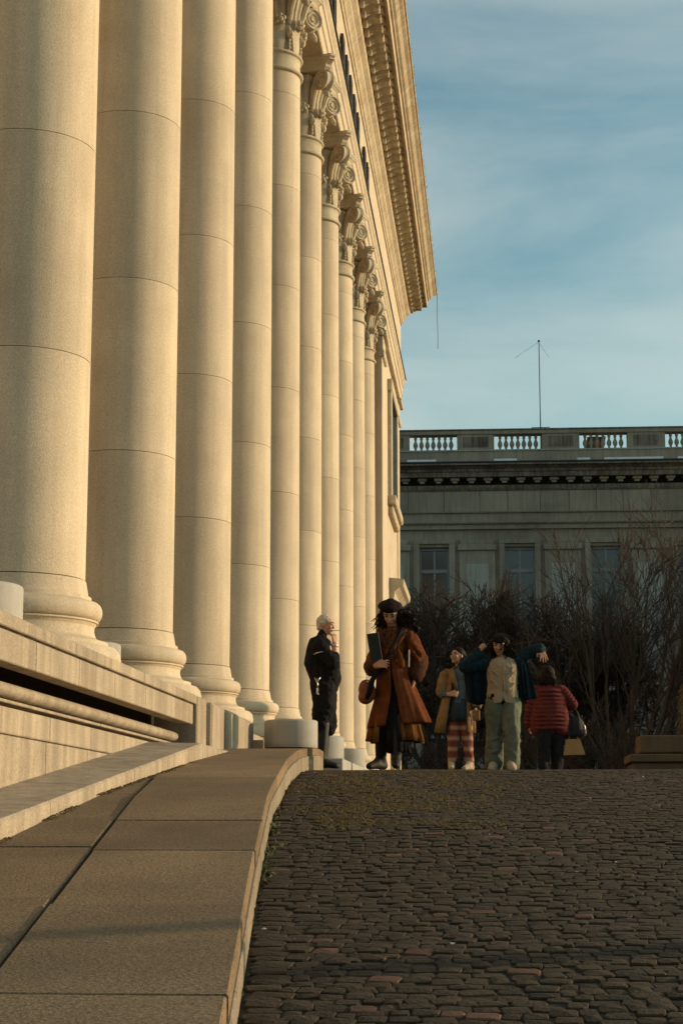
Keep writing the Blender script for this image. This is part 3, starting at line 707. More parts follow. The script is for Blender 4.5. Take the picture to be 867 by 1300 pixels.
x = X0+.3
while x < X1: fb('modillion', (x-.22,-.36,16.56), (x+.22,-.02,16.719), 'farwall', None, .04); fb('modillion_foot', (x-.12,-.28,16.46), (x+.12,-.02,16.559), 'farwall'); x += .80
for a, b in ((-4.0,-2.6),(.2,1.3),(-8,-7),(4.2,4.8),(5.5,8.3),(9,10.5)): fb('white_patch', (a,-1.0,17.40),(b,-.55,17.50),'patch_white')
# balustrade
fb('balustrade_plinth', (X0,-.35,17.5), (X1,.25,18.02)); fb('balustrade_plinth_cap', (X0,-.40,18.021), (X1,.3,18.09), 'farpanel')
fb('rail', (X0,-.38,18.86), (X1,.28,19.06), 'farwall', None, .02); fb('rail_cap', (X0,-.42,19.061), (X1,.32,19.12), 'far_stain_shade')
q = MB(); q.lathe([(.10,0),(.10,.05),(.06,.08),(.05,.12),(.10,.22),(.118,.30),(.10,.40),(.055,.50),(.05,.56),(.085,.62),(.06,.66),(.10,.71),(.10,.768)], 14)
bme = q.mesh('baluster', M['farwall'])
for c in WC:
    for k in range(7):
        link('baluster', bme, FB, (c+4.4-.87+.29*k, -.05, 18.091))
    pd = fb('balustrade_panel', (c+1.16,-.33,18.091), (c+2.97,.23,18.859))
    fb('recessed_field', (c+1.45,-.345,18.22), (c+2.68,-.331,18.74), 'far_stain_shade', pd)
fb('balustrade_panel', (X0,-.33,18.091), (WC[0]-1.16,.23,18.859))
q = MB(); q.add([(9.1+t*.09, .35+.05*math.sin(t), 18.2+.62*(t%2)) for t in range(12)], [(i,i+1,i+3,i+2) for i in range(0,9,2)]); q.build('dark_sheet', M['far_stain_shade'], FB, False)
fb('roof', (X0,1.0,14.2),(X1,14,17.5),'roofmetal')
# side wing added out of view on the right to shade the trees
fb('shading_wing_wall', (15.001,-22.0,-.2), (25,14,10.6), 'farwall')
fb('shading_wing_cornice', (14.3,-22.7,10.601), (25.7,14.5,11.2), 'farwall', None, .05)
for k in range(6):
    wf = fb('window_frame', (14.92,-20.8+3.4*k,2.2), (15.0,-19.1+3.4*k,6.2), 'farwall'); fb('pane', (14.9,-20.6+3.4*k,2.4), (14.919,-19.3+3.4*k,6.0), 'glass', wf)

# antenna mast
mast = MB(); mast.tube([(0,0,17.5),(0,0,24.0)], [.035,.02], 6); mast = mast.build('antenna_mast', M['metal']); mast.location = (2.55, 86.5, 0)
tag(mast, 'thin dark antenna mast with small crossbar on the far roof', 'antenna')
q = MB(); q.tube([(-.45,0,19.55),(.45,0,19.55)], .02, 5); q.tube([(-.3,0,19.42),(.3,.0,19.42)], .02, 5); q.ell((0,0,24.0), (.06,.06,.06)); q.build('crossbar', M['metal'], mast)
q = MB(); q.tube([(0,0,23.95),(-.7,0,23.5),(-1.2,.2,23.2)], .008, 4); q.tube([(0,0,23.9),(.5,.2,23.2)], .008, 4); q.build('guy_wire', M['metal'], mast)
q = MB(); pts = [(-1.655+.004*math.sin(i*1.3)+.012*i/8, 56.6, 17.4-.235*i) for i in range(9)]; q.tube(pts, .009, 5)
tag(q.build('hanging_cable', M['metal']), 'thin dark cable hanging from the corner of the near cornice', 'cable')

# stone bench blocks at the right
bn = empty('stone_plinth', (2.6, 20, .6)); tag(bn, 'low stepped stone plinth at the right edge on top of the street', 'plinth')
M['bench'] = mat('brown_bench_stone', (.15,.098,.055), .9, .25, 3, 90, .5, .01, streak=.2, stain=(.1,.07,.04), stain_amt=.4)
def bb(nm, a, b, ch=.012): q = MB(); q.box(Vector(a)-Vector((2.6,20,.6)), Vector(b)-Vector((2.6,20,.6)), ch); q.build(nm, M['bench'], bn)
bb('top_block', (1.62,20,.80), (4.2,20.7,.995)); bb('base_block', (1.50,19.9,.695), (4.3,20.9,.785)); bb('base_block', (1.53,19.94,.52), (4.28,20.88,.69))
bb('top_block', (1.66,20.05,.786), (4.18,20.66,.799), .002)

# street lamp added out of view on the right: it throws the soft band of shade over the pavement
lp = MB(); lp.lathe([(.16,0),(.16,.25),(.10,.32),(.085,1.0),(.07,4.6)], 16); lp = lp.build('shade_casting_lamp', M['metal']); lp.location = (8.6, 9.1, gz(9.1)-.1)
tag(lp, 'dark iron street lamp added out of view on the right to cast a band of shade', 'street lamp')
q = MB(); q.lathe([(.05,4.6),(.16,4.7),(.20,5.1),(.02,5.3)], 12); q.build('lantern', M['metal'], lp)

# ------------------------------------------------------------------ bare trees and shrubs
def grow(mb, rng, p, d, length, rad, depth, maxd, gravity=0.0, spread=.6, wob=.25, nseg=5, kids=(3,5), shrink=.62, thin=None, bound=None, minr=.006):
    pts = [Vector(p)]; d = Vector(d).normalized(); rads = [rad]
    for i in range(nseg):
        d = (d + Vector((rng.gauss(0,wob),rng.gauss(0,wob),rng.gauss(0,wob)))*.35 + Vector((0,0,gravity))*.12).normalized()
        np_ = pts[-1] + d*length/nseg
        if bound and not bound(np_): break
        pts.append(np_); rads.append(max(minr*.7, rad*(1-(i+1)/nseg*.55)))
    if len(pts) < 2: return
    mb.tube(pts, rads, 5 if rad > .03 else 3, True, False)
    if depth >= maxd: return
    for k in range(rng.randint(*kids)):
        t = rng.uniform(.25, 1.0); i = min(len(pts)-2, int(t*(len(pts)-1))); q = pts[i].lerp(pts[i+1], t*(len(pts)-1)-i)
        dd = (pts[i+1]-pts[i]).normalized(); ax = Vector((rng.gauss(0,1),rng.gauss(0,1),rng.gauss(0,1))).normalized()
        nd = (dd + (ax - dd*ax.dot(dd))*spread*rng.uniform(.6,1.3)).normalized()
        grow(mb, rng, q, nd, length*shrink*rng.uniform(.75,1.2), max(minr, rads[i]*rng.uniform(.45,.62)), depth+1, maxd, gravity, spread, wob, nseg, kids, shrink, thin, bound, minr)
def bare_tree(x, y, label, group, seed, stems, length, rad, maxd, kids, spread, grav, lean=.35, shrink=.62, mats=('bark','bark'), bound=None, trunk_h=.6, minr=.012, cat='tree'):
    rng = random.Random(seed); e = empty('bare_tree', (x, y, .80)); tag(e, label, cat, group)
    tm = MB(); cmn = MB()
    for s_ in range(stems):
        a = 2*PI*s_/stems + rng.uniform(-.4,.4); d = Vector((math.cos(a)*lean*rng.uniform(.3,1.3), math.sin(a)*lean*rng.uniform(.3,1.3), 1))
        p0 = Vector((math.cos(a)*.15, math.sin(a)*.15, 0)); p1 = p0 + d.normalized()*trunk_h
        tm.tube([p0 - Vector((0,0,.3)), p0, p1], [rad*1.4, rad*1.15, rad], 8)
        grow(cmn, rng, p1, d, length*rng.uniform(.85,1.1), rad, 0, maxd, grav, spread, .28, 6, kids, shrink, bound=bound, minr=minr)
    tm.build('trunk', M[mats[0]], e, False); cmn.build('crown', M[mats[1]], e, False); return e
def ellb(rx, rz_, cz): return lambda p: (p.x/rx)**2 + (p.y/rx)**2 + ((p.z-cz)/rz_)**2 < 1.08 + .45*noise.noise(p*.8) + .35*noise.noise(p*3.1)
bare_tree(-1.6, 65, 'dense dark rounded bare tree nearest the corner of the colonnaded building', 'bare trees in front of the far building', 11, 8, 4.8, .12, 4, (4,6), .8, .03, .65, .68, bound=ellb(3.0,4.9,3.6), minr=.019)
bare_tree(1.3, 66, 'brownish twiggy bare tree rising behind the girl with raised arms', 'bare trees in front of the far building', 12, 8, 5.0, .12, 4, (4,6), .8, .05, .6, .68, bound=ellb(2.9,5.1,3.7), minr=.018)
bare_tree(4.4, 63, 'tall many stemmed bare tree with thin upright pale branches behind the woman in red', 'bare trees in front of the far building', 13, 9, 6.2, .085, 3, (5,7), .55, .12, .45, .52, ('bark','bark_tall'), minr=.013)
bare_tree(5.6, 67, 'reddish bare tree crown seen behind the tall many stemmed one', 'bare trees in front of the far building', 14, 5, 4.2, .09, 4, (3,5), .6, .1, .5, .62, bound=ellb(3.0,4.6,4.4))
bare_tree(3.3, 68, 'dark bushy bare tree filling the gap left of the tall many stemmed one', 'bare trees in front of the far building', 15, 8, 4.8, .11, 4, (4,6), .8, .04, .6, .68, bound=ellb(2.9,5.3,3.9), minr=.018)
# long arching branches leaning to the right
rng = random.Random(31); e = empty('arching_shrub', (4.9, 61, .8)); tag(e, 'dark shrub with long bare branches arching to the right beside the stone plinth', 'shrub')
tm = MB(); cm2 = MB()
for k, (tx, tz) in enumerate(((7.5,6.6),(6.2,5.0),(8.0,3.9),(6.6,3.0),(5.2,7.6),(4.4,8.6),(3.2,6.2))):
    pts = [Vector((0,0,0))]; rs = [.10]
    for i in range(1,9):
        t = i/8; pts.append(Vector((tx*t*.72+rng.gauss(0,.05), rng.gauss(0,.12), tz*math.sin(t*PI/2*.85)+rng.gauss(0,.05)))); rs.append(.085*(1-t)+.015)
    tm.tube(pts, rs, 6)
    for i in range(2,9):
        for c in range(3): grow(cm2, rng, pts[i], (pts[i]-pts[i-1]).normalized()+Vector((rng.gauss(0,.5),rng.gauss(0,.5),rng.uniform(0,.8))), 1.7, .022, 0, 2, .1, .6, .3, 4, (3,5), .6, minr=.010)
tm.build('branches', M['bark'], e, False); cm2.build('twigs', M['bark'], e, False)
# dense low shrubs behind the people
for k, (x, y, rx, hz, sd_) in enumerate(((-2.6,58,1.5,2.6,1),(-.6,58.6,1.7,2.9,2),(1.5,57.6,1.7,2.7,3),(3.4,58.4,1.6,3.0,4),(5.3,59,1.5,2.3,5))):
    rng = random.Random(50+k); e = empty('low_shrub', (x,y,.8))
    tag(e, ['low dark leafless shrub behind the woman in the rust coat', 'low dark leafless shrub behind the woman in the tan coat', 'low dark leafless shrub behind the girl with raised arms', 'low dark leafless shrub behind the woman in red', 'low dark leafless shrub left of the stone plinth'][k], 'shrub', 'low bare shrubs behind the people')
    q = MB(); b_ = ellb(rx, hz, .3)
    for s_ in range(9): a = rng.uniform(0,6.28); grow(q, rng, (rng.gauss(0,.3),rng.gauss(0,.3),0), (math.cos(a)*.9,math.sin(a)*.9,1), hz*.9, .03, 0, 3, .05, .9, .3, 4, (4,6), .62, bound=b_, minr=.012)
    q.build('twigs', M['bark'], e, False); q = MB(); q.tube([(0,0,-.2),(0,0,.4)], [.08,.05], 6); q.build('stem', M['bark'], e, False)
# tan conifer-like bush at the right edge
rng = random.Random(77); e = empty('dry_bush', (3.62, 31, .8)); tag(e, 'tawny dry bush at the right edge above the stone plinth', 'bush')
q = MB()
for i in range(9000):
    a = rng.uniform(0,6.28); t = rng.random(); z = .45 + 1.55*t; r = .50*math.sin(PI*min(1,.12+t*.88))**.6*math.sqrt(rng.random())*(1+.25*noise.noise(Vector((math.cos(a)*2,math.sin(a)*2,z*3))))
    p = Vector((r*math.cos(a), r*math.sin(a), z)); d = Vector((rng.gauss(0,1)+math.cos(a),rng.gauss(0,1)+math.sin(a),rng.gauss(0,.8)+.6)).normalized(); s_ = rng.uniform(.02,.05); u = d.orthogonal().normalized()*.008
    q.add([p-u, p+u, p+d*s_], [(0,1,2)])
q.build('foliage', M['drybush'], e, False); q = MB(); q.tube([(0,0,-.2),(0,0,1.2)], [.06,.03], 6)
for i in range(30): a = rng.uniform(0,6.28); z = rng.uniform(.3,1.4); q.tube([(0,0,z),(.4*math.cos(a),.4*math.sin(a),z+.25)], [.015,.005], 4)
q.build('trunk', M['bark'], e, False)

# ------------------------------------------------------------------ people
def RZ(a): return Matrix.Rotation(a, 3, 'Z')
def head_shapes(mb, c, s, yaw=0.0, tilt=0.0, roll=0.0):
    # face looks towards -Y before turning; c = centre of the skull, s = head height
    T = RZ(yaw) @ Matrix.Rotation(roll, 3, 'Y') @ Matrix.Rotation(tilt, 3, 'X'); c = Vector(c)
    def P(x, y, z): return c + T @ Vector((x*s, y*s, z*s))
    def E(x, y, z, a, b, d): mb.ell(P(x,y,z), (a*s,b*s,d*s), T, 18, 12)
    E(0,.04,.10,.33,.40,.38); E(0,-.06,-.10,.27,.31,.36)
    E(0,-.17,-.30,.17,.16,.15); E(0,-.27,-.40,.09,.07,.07)                         # jaw, chin
    mb.cap(P(0,-.345,.08), .035*s, P(0,-.425,-.11), .052*s, 8)                      # nose
    E(-.05,-.385,-.125,.035,.04,.03); E(.05,-.385,-.125,.035,.04,.03)
    E(-.13,-.31,.115,.11,.05,.028); E(.13,-.31,.115,.11,.05,.028)                   # brow ridge
    E(-.15,-.27,-.08,.10,.09,.10); E(.15,-.27,-.08,.10,.09,.10)                     # cheeks
    E(0,-.345,-.235,.10,.045,.028); E(0,-.335,-.285,.085,.045,.032)                 # lips
    for sx in (-1,1): E(sx*.335,.03,-.02,.035,.075,.12)                             # ears
    return P, T
def face_marks(P, T, s, parent, lips='lip'):
    for sx in (-1,1):
        q = MB(); q.ell(P(sx*.13,-.335,.03), (.060*s,.03*s,.026*s), T, 10, 6); q.build('eye', M['eye'], parent)
        q = MB(); q.tube([P(sx*.06,-.365,.125), P(sx*.14,-.37,.15), P(sx*.225,-.32,.115)], [.018*s,.022*s,.010*s], 5); q.build('eyebrow', M['hair'], parent)
    q = MB(); q.tube([P(-.10,-.355,-.26), P(0,-.385,-.25), P(.10,-.355,-.26)], [.012*s,.028*s,.012*s], 6); q.build('mouth', M[lips], parent)
def hand(mb, wrist, d, nrm, s=1.0, curl=.35, side=1, spread=.12):
    # d: towards the fingertips, nrm: out of the back of the hand ; palm side is -nrm
    d = Vector(d).normalized(); nrm = Vector(nrm); nrm = (nrm - d*nrm.dot(d)).normalized(); t = d.cross(nrm)*side; w = Vector(wrist)
    for k in range(4):
        x = (k-1.5)*.021*s
        mb.cap(w + t*x*.55, .017*s, w + d*.085*s + t*x, .0125*s, 8)
    ls = [.066,.074,.070,.054]
    for k in range(4):
        x = (k-1.5)*.0215*s; p = w + d*.088*s + t*x; a = (k-1.5)*spread; dd = (d*math.cos(a)+t*math.sin(a))
        cc = curl*(1+.12*k)
        for j, fr_ in enumerate((.45,.32,.27)):
            ang = cc*(j+.6); e = p + (dd*math.cos(ang) - nrm*math.sin(ang))*ls[k]*s*fr_
            mb.cap(p, (.0092-.0008*j)*s, e, (.0086-.0008*j)*s, 8); p = e
    p = w + d*.028*s - t*.030*s; q = p + (d*.62 - t*.55 - nrm*.28).normalized()*.038*s; r = q + (d*.85 - t*.2 - nrm*.35).normalized()*.030*s
    mb.cap(w + d*.012*s - t*.012*s, .016*s, p, .0125*s, 8); mb.cap(p, .0125*s, q, .0100*s, 8); mb.cap(q, .0100*s, r, .0085*s, 8)
def limb(mb, pts, rs, n=12):
    for (a, ra), (b, rb) in zip(list(zip(pts, rs)), list(zip(pts, rs))[1:]): mb.cap(a, ra, b, rb, n)
def shoe(mb, ankle, d, s=1.0, h=.0):
    a = Vector(ankle); d = Vector(d); d.z = 0; d.normalize()
    heel = a - d*.045*s; heel.z = a.z - .045*s; toe = a + d*.165*s; toe.z = a.z - .055*s; mid = a + d*.07*s; mid.z = a.z - .035*s
    mb.cap(a + Vector((0,0,.05*s)), .046*s, heel, .040*s); mb.cap(heel, .040*s, mid, .046*s); mb.cap(mid, .046*s, toe, .034*s)
    mb.cap(a + Vector((0,0,.02*s)), .045*s, mid, .046*s)
def loft(mb, rings, n=72, a0=0.0, a1=2*PI, th=.012, folds=9, seed=0, hemwave=0.0, lim=None):
    # rings: (z, cx, cy, rx, ry, fold) top to bottom, angle 0 = -Y (front), growing towards +X
    full = abs(a1-a0-2*PI) < 1e-3 and not lim; cols = n if full else n+1; vs = []
    rg = random.Random(seed); ph = [rg.uniform(0,6.28) for _ in range(4)]
    for off in (0, th):
        for ri, (z, cx, cy, rx, ry, fo) in enumerate(rings):
            for i in range(cols):
                b0, b1 = lim[ri] if lim else (a0, a1); a = b0 + (b1-b0)*i/n
                f_ = 1 + fo*(math.sin(folds*a+ph[0]+.5*z*3) + .55*math.sin((folds*1.7)*a+ph[1]) + .35*math.sin(folds*2.9*a+ph[2]))
                zz = z + (hemwave*math.sin(3*a+ph[3]) if ri == len(rings)-1 else 0)
                vs.append((cx + (rx*f_-off)*math.sin(a), cy - (ry*f_-off)*math.cos(a), zz))
    m = len(rings); o = m*cols; fs = []
    for r in range(m-1):
        for i in range(n):
            j = (i+1) % cols
            fs.append((r*cols+i, r*cols+j, (r+1)*cols+j, (r+1)*cols+i)); fs.append((o+r*cols+i, o+(r+1)*cols+i, o+(r+1)*cols+j, o+r*cols+j))
        if not full:
            fs.append((r*cols, (r+1)*cols, o+(r+1)*cols, o+r*cols)); fs.append((r*cols+n, o+r*cols+n, o+(r+1)*cols+n, (r+1)*cols+n))
    for i in range(n):
        j = (i+1) % cols; fs.append((i, o+i, o+j, j)); fs.append(((m-1)*cols+i, (m-1)*cols+j, o+(m-1)*cols+j, o+(m-1)*cols+i))
    mb.add(vs, fs, True)
def strands(mb, rng, starts, flow, n, length, rad=.006, jit=.35, seg=6, sag=-.15):
    for i in range(n):
        p = Vector(rng.choice(starts)) + Vector((rng.gauss(0,.02),rng.gauss(0,.02),rng.gauss(0,.02))); d = Vector(flow) + Vector((rng.gauss(0,jit),rng.gauss(0,jit),rng.gauss(0,jit)))
        d.normalize(); pts = [p]; l = length*rng.uniform(.5,1.15)
        for k in range(seg):
            d = (d + Vector((rng.gauss(0,.22),rng.gauss(0,.22),rng.gauss(0,.22)+sag))).normalized(); pts.append(pts[-1]+d*l/seg)
        mb.tube(pts, [rad]*(seg) + [rad*.3], 4)
def person(x, y, z, label): 
    e = empty('person', (x, y, z)); tag(e, label, 'person'); return e

# --- man in black, side on, facing right, hand at his mouth
p = person(-1.965, 20.6, .66, 'white haired man in black standing side on by the columns, hand raised to his mouth')
b = MB()
P, T = head_shapes(b, (.02,0,1.665), .235, R(80), R(4))
b.cap((-.02,0,1.42), .062, (.0,0,1.57), .058)
limb(b, [(-.03,0,1.36),(-.02,0,1.15),(0,0,.93)], [.14,.15,.14])
for sy in (-1,1):
    limb(b, [(0,.09*sy,.93),(.01,.09*sy,.50),(-.01,.09*sy,.09)], [.085,.058,.042])
sh = Vector((-.03,-.17,1.39)); el = Vector((.14,-.20,1.215)); wr = Vector((.135,-.13,1.43))
limb(b, [sh,el,wr], [.055,.043,.028]); hand(b, wr+Vector((0,0,.005)), (-.02,.12,1), (.75,-.6,.1), .98, .75, -1)
sh2 = Vector((-.03,.17,1.39)); el2 = Vector((-.07,.21,1.12)); wr2 = Vector((-.03,.19,.90)); limb(b, [sh2,el2,wr2], [.055,.043,.03]); hand(b, wr2, (.5,0,-.8), (0,1,0), 1, .5)
remeshed('body', b, M['skin_pale'], p, .0065, 2)
face_marks(P, T, .235, p)
q = MB(); q.ell(P(0,.10,.17), (.355*.235,.40*.235,.36*.235), T); q.ell(P(0,.24,-.05), (.31*.235,.22*.235,.30*.235), T)
h_ = remeshed('hair', q, M['hair_grey'], p, .007, 2, (.012, 40))
q = MB(); limb(q, [(-.055,-.0,1.40),(-.065,0,1.22),(-.005,0,1.06),(.0,0,.93)], [.150,.168,.162,.160])
q.ell((.05,0,1.10), (.150,.155,.21)); q.cap((-.02,-.14,1.40), .085, (-.02,.14,1.40), .085); q.cap((-.03,0,1.48), .072, (-.02,0,1.55), .068)
limb(q, [sh, el+Vector((-.01,-.01,-.01)), el.lerp(wr,.35)], [.088,.075,.056]); limb(q, [sh2, el2, wr2.lerp(el2,.15)], [.085,.07,.05])
for k in range(7): q.cap((.02+.02*k-.10,-.165,1.02+.06*math.sin(k*2)), .018, (.06+.015*k-.08,-.155,.98+.05*math.cos(k)), .02, 8)
remeshed('jacket', q, M['black'], p, .010, 2, (.018, 9))
q = MB()
for sy in (-1,1): limb(q, [(-.005,.06*sy,.93),(.01,.07*sy,.72),(.005+.03*sy,.075*sy,.56)], [.150,.132,.108])
for sy in (-1,1): limb(q, [(.005+.03*sy,.075*sy,.56),(.005+.03*sy,.075*sy,.47)], [.108,.100])
remeshed('shorts', q, M['black'], p, .011, 2, (.018, 9))
q = MB()
for sy in (-1,1): limb(q, [(.0,.09*sy,.50),(-.01,.09*sy,.28),(-.02,.09*sy,.08)], [.074,.066,.050]); shoe(q, (-.02,.09*sy,.085), (1,-.1*sy,0))
remeshed('socks_and_shoes', q, M['leather'], p, .01, 1)
q = MB(); q.lathe([(.036,-.012),(.039,0),(.036,.012)], 18, mtx=Matrix.Translation(wr.lerp(el,.12)) @ (wr-el).to_track_quat('Z','Y').to_matrix().to_4x4()); q.build('bracelet', M['steel'], p)
q = MB(); q.cap(P(.05,-.40,-.25), .0045, P(.05,-.76,-.23), .0045, 8); cg = q.build('cigarette', M['paper'], None); tag(cg, 'thin cigarette held to his lips by the white haired man', 'cigarette'); cg.location = p.location
q = MB(); q.tube([(-.055,-.235,1.02),(-.05,-.238,.95),(-.052,-.238,.91)], .007, 6); q.tube([(-.085,-.235,1.03),(-.055,-.24,.965),(-.02,-.238,1.035)], .006, 6); q.box((-.064,-.246,.865),(-.040,-.238,.91)); q.cap((-.055,-.24,.855), .012, (-.045,-.24,.84), .010, 8); q.build('keys_on_clip', M['steel'], p)
q = MB(); q.tube([(-.10,-.215,1.30),(-.06,-.258,1.315),(-.01,-.262,1.325),(.03,-.25,1.33)], .006, 5); q.build('sleeve_piping', M['steel'], p)

# --- woman in the rust orange coat and beret, walking towards the camera
p = person(-.965, 17.2, .525, 'dark haired woman in a rust orange coat and black beret striding towards the camera')
S_ = .0075
b = MB()
P, T = head_shapes(b, (-.018,-.055,1.51), .225, R(-5), R(29))
b.cap((0,0,1.30), .052, (-.01,-.02,1.45), .050)
limb(b, [(.0,0,1.25),(0,0,1.10),(0,0,.88)], [.105,.10,.12])
la, lk, lh = Vector((-.13,.10,.10)), Vector((-.10,-.06,.50)), Vector((-.08,0,.88))      # image-left leg, in the air behind
ra, rk, rh = Vector((.03,-.12,.10)), Vector((.07,-.10,.50)), Vector((.08,0,.88))
limb(b, [lh,lk,la], [.085,.055,.038]); limb(b, [rh,rk,ra], [.085,.055,.038])
sl_, el_, wl_ = Vector((-.145,0,1.27)), Vector((-.215,-.04,.99)), Vector((-.16,-.20,1.00))
sr_, er_, wr_ = Vector((.145,.02,1.28)), Vector((.26,.05,1.07)), Vector((.215,-.04,.88))
limb(b, [sl_,el_,wl_], [.05,.04,.027]); hand(b, wl_, (.75,-.35,.10), (.1,-.9,.3), .98, .55, 1)
limb(b, [sr_,er_,wr_], [.05,.04,.027]); hand(b, wr_, (-.3,-.1,-.9), (.8,0,-.2), .95, .5, 1)
remeshed('body', b, M['skin'], p, .0065, 2); face_marks(P, T, .225, p)
q = MB(); q.ell(P(0,.10,.33), (.112,.125,.052), T); q.ell(P(-.08,.02,.41), (.102,.11,.046), T); q.ell(P(.0,.12,.25), (.088,.095,.045), T); q.cap(P(0,.05,.55), .008, P(0,.05,.62), .006, 8)
remeshed('beret', q, M['beret'], p, .008, 3, (.006, 25))
rng = random.Random(4); q = MB()
q.ell(P(0,.20,-.05), (.105,.085,.16), T); q.ell(P(.38,.20,-.22), (.035,.055,.15), T); q.ell(P(-.38,.20,-.25), (.032,.05,.14), T)
st = [P(.33,.1,.15), P(.3,.25,0), P(.25,.3,.1), P(.35,.05,-.1)]
strands(q, rng, st, (.62,.10,-.55), 130, .22, .004, .08, 7, -.03)
strands(q, rng, [P(.36,.05,-.2), P(.4,.1,-.35)], (.85,.15,-.62), 70, .22, .004, .12, 7, -.04)
st = [P(-.34,.05,.05), P(-.36,.1,-.15), P(-.3,.25,0), P(-.40,.0,-.25)]
strands(q, rng, st, (-.22,-.03,-.95), 80, .14, .0045, .10, 7, -.06)
q.build('hair', M['hair'], p, False)
hm = MB(); limb(hm, [P(.25,.25,.10), P(.48,.30,-.20), P(.75,.25,-.50), P(1.05,.15,-.75)], [.062,.062,.05,.018]); limb(hm, [P(.30,.15,-.1), P(.45,.15,-.45), P(.60,.1,-.80)], [.045,.045,.02])
limb(hm, [P(-.30,.2,.0), P(-.42,.15,-.40), P(-.55,.05,-.75)], [.05,.048,.025]); limb(hm, [P(-.2,.3,-.2), P(-.1,.35,-.6), P(.1,.3,-.8)], [.08,.075,.05])
remeshed('hair_mass', hm, M['hair'], p, .008, 1, (.035, 17))
q = MB()   # coat body and sleeves
limb(q, [(0,.01,1.27),(0,.01,1.08),(0,.01,.93)], [.132,.130,.148]); q.cap((-.125,0,1.28), .07, (.13,0,1.29), .07)
limb(q, [sl_, el_, el_.lerp(wl_,.35)], [.072,.074,.07]); limb(q, [sr_, er_, er_.lerp(wr_,.35)], [.074,.082,.080])
for a, c in (((.19,-.045,1.22),(.27,-.02,1.12)),((.16,-.055,1.18),(.25,-.04,1.05)),((-.17,-.06,1.16),(-.22,-.08,1.05)),((.05,-.15,1.2),(.10,-.165,1.0)),((-.03,-.15,1.18),(-.06,-.17,.98))): q.cap(a, .018, c, .022, 8)
coat = remeshed('coat', q, M['orange'], p, .010, 2, (.026, 7))
def pt(px, py, d=0.0): return Vector(((px-500)*S_, d, (979-py)*S_))
q = MB()   # flared coat skirt, open in front
rings = [(1.06,-.005,.0,.150,.152,.012),(.92,.003,.0,.166,.172,.03),(.80,.018,.01,.190,.19,.045),(.68,.035,.02,.222,.21,.05),(.56,.042,.02,.262,.225,.05),(.45,.052,.03,.298,.235,.05),(.42,.054,.03,.302,.235,.05)]
lim_ = [(-.02, 2*PI-.10), (0, 2*PI-.11), (.02, 2*PI-.14), (.06, 2*PI-.24), (.10, 2*PI-.34), (.14, 2*PI-.42), (.14, 2*PI-.42)]
mb2 = MB(); loft(mb2, rings, 120, 0, 1, .012, 7, 3, 0, lim_)
mb2.v = [(x_, y_, z_ + max(0, (.97-z_)/.53)*(.01+.03*max(-1,min(1,x_/.3)))) for x_, y_, z_ in mb2.v]; q.add(mb2.v, mb2.f, True)
q.build('coat_skirt', M['orange'], coat, False)
q = MB()   # collar and lapels
q.tube([(-.02,-.15,1.12),(-.08,-.13,1.24),(-.12,-.05,1.35),(-.06,.08,1.40),(.06,.08,1.41),(.12,-.04,1.36),(.07,-.12,1.26),(.0,-.155,1.14)], [.02,.035,.04,.035,.035,.04,.035,.02], 8); q.build('collar', M['cuff'], coat, False)
for a, c, r_ in ((el_.lerp(wl_,.28), wl_+Vector((-.01,.03,0)), .078), (er_.lerp(wr_,.30), wr_+Vector((.01,0,.02)), .088)):
    q = MB(); q.cap(a, r_, c.lerp(a,.25), r_*.92); remeshed('cuff', q, M['cuff'], coat, .010, 2, (.012, 12))
q = MB()   # ruffled tier showing below the coat
loft(q, [(.56,.01,.03,.22,.20,.03),(.46,.01,.03,.235,.21,.06),(.38,.01,.03,.25,.215,.08),(.275,.012,.03,.262,.22,.10)], 96, .30, 2*PI-.62, .010, 13, 5, .012); q.build('ruffled_hem', M['ruffle'], p, False)
q = MB(); loft(q, [(.95,.0,.0,.13,.12,.01),(.6,.02,-.02,.12,.14,.04),(.35,.035,-.03,.12,.14,.07),(.17,.05,-.04,.125,.13,.08)], 60, 0, 2*PI, .01, 7, 2, .01); q.build('black_skirt', M['black'], p, False)
q = MB(); limb(q, [lk, lk.lerp(la,.3), lk.lerp(la,.7), la], [.075,.070,.062,.05]); shoe(q, la, (-.75,-1,0), 1.03); 
limb(q, [rk, rk.lerp(ra,.3), rk.lerp(ra,.7), ra], [.075,.070,.062,.05]); shoe(q, ra, (.05,-1,0), 1.02)
remeshed('boots', q, M['leather'], p, .010, 2)
bag = empty('shoulder_bag', p.location); tag(bag, 'rust brown shoulder bag hanging at the hip of the woman in the rust coat', 'bag')
q = MB(); q.ell((-.245,-.12,.76), (.085,.06,.115), Matrix.Rotation(R(-12),3,'Y')); q.ell((-.26,-.12,.70), (.075,.055,.07)); remeshed('bag_body', q, M['orangebag'], bag, .01, 3)
q = MB(); q.tube([(.10,-.10,1.37),(.04,-.175,1.24),(-.06,-.19,1.08),(-.13,-.20,.96),(-.19,-.19,.86),(-.215,-.185,.75),(-.25,-.17,.68)], [.014,.016,.016,.02,.03,.032,.02], 6); q.build('strap', M['black'], bag, False)
q = MB(); q.ell((-.235,-.185,.845), (.010,.006,.010)); q.build('stud', M['steel'], bag)
q = MB(); q.box((-.055,-.014,-.145),(.055,.014,.145), .006, mtx=Matrix.Translation((-.168,-.175,1.17)) @ Matrix.Rotation(R(-9),4,'Y') @ Matrix.Rotation(R(14),4,'Z')); bk = q.build('book', M['book'], None); bk.location = p.location
tag(bk, 'large grey green folder clasped under the arm of the woman in the rust coat', 'folder')
q = MB(); q.box((.0545,-.0155,-.142),(.0575,.0,.142), .001, mtx=Matrix.Translation((-.168,-.175,1.17)) @ Matrix.Rotation(R(-9),4,'Y') @ Matrix.Rotation(R(14),4,'Z')); q.build('page_edge', M['paper'], bk)
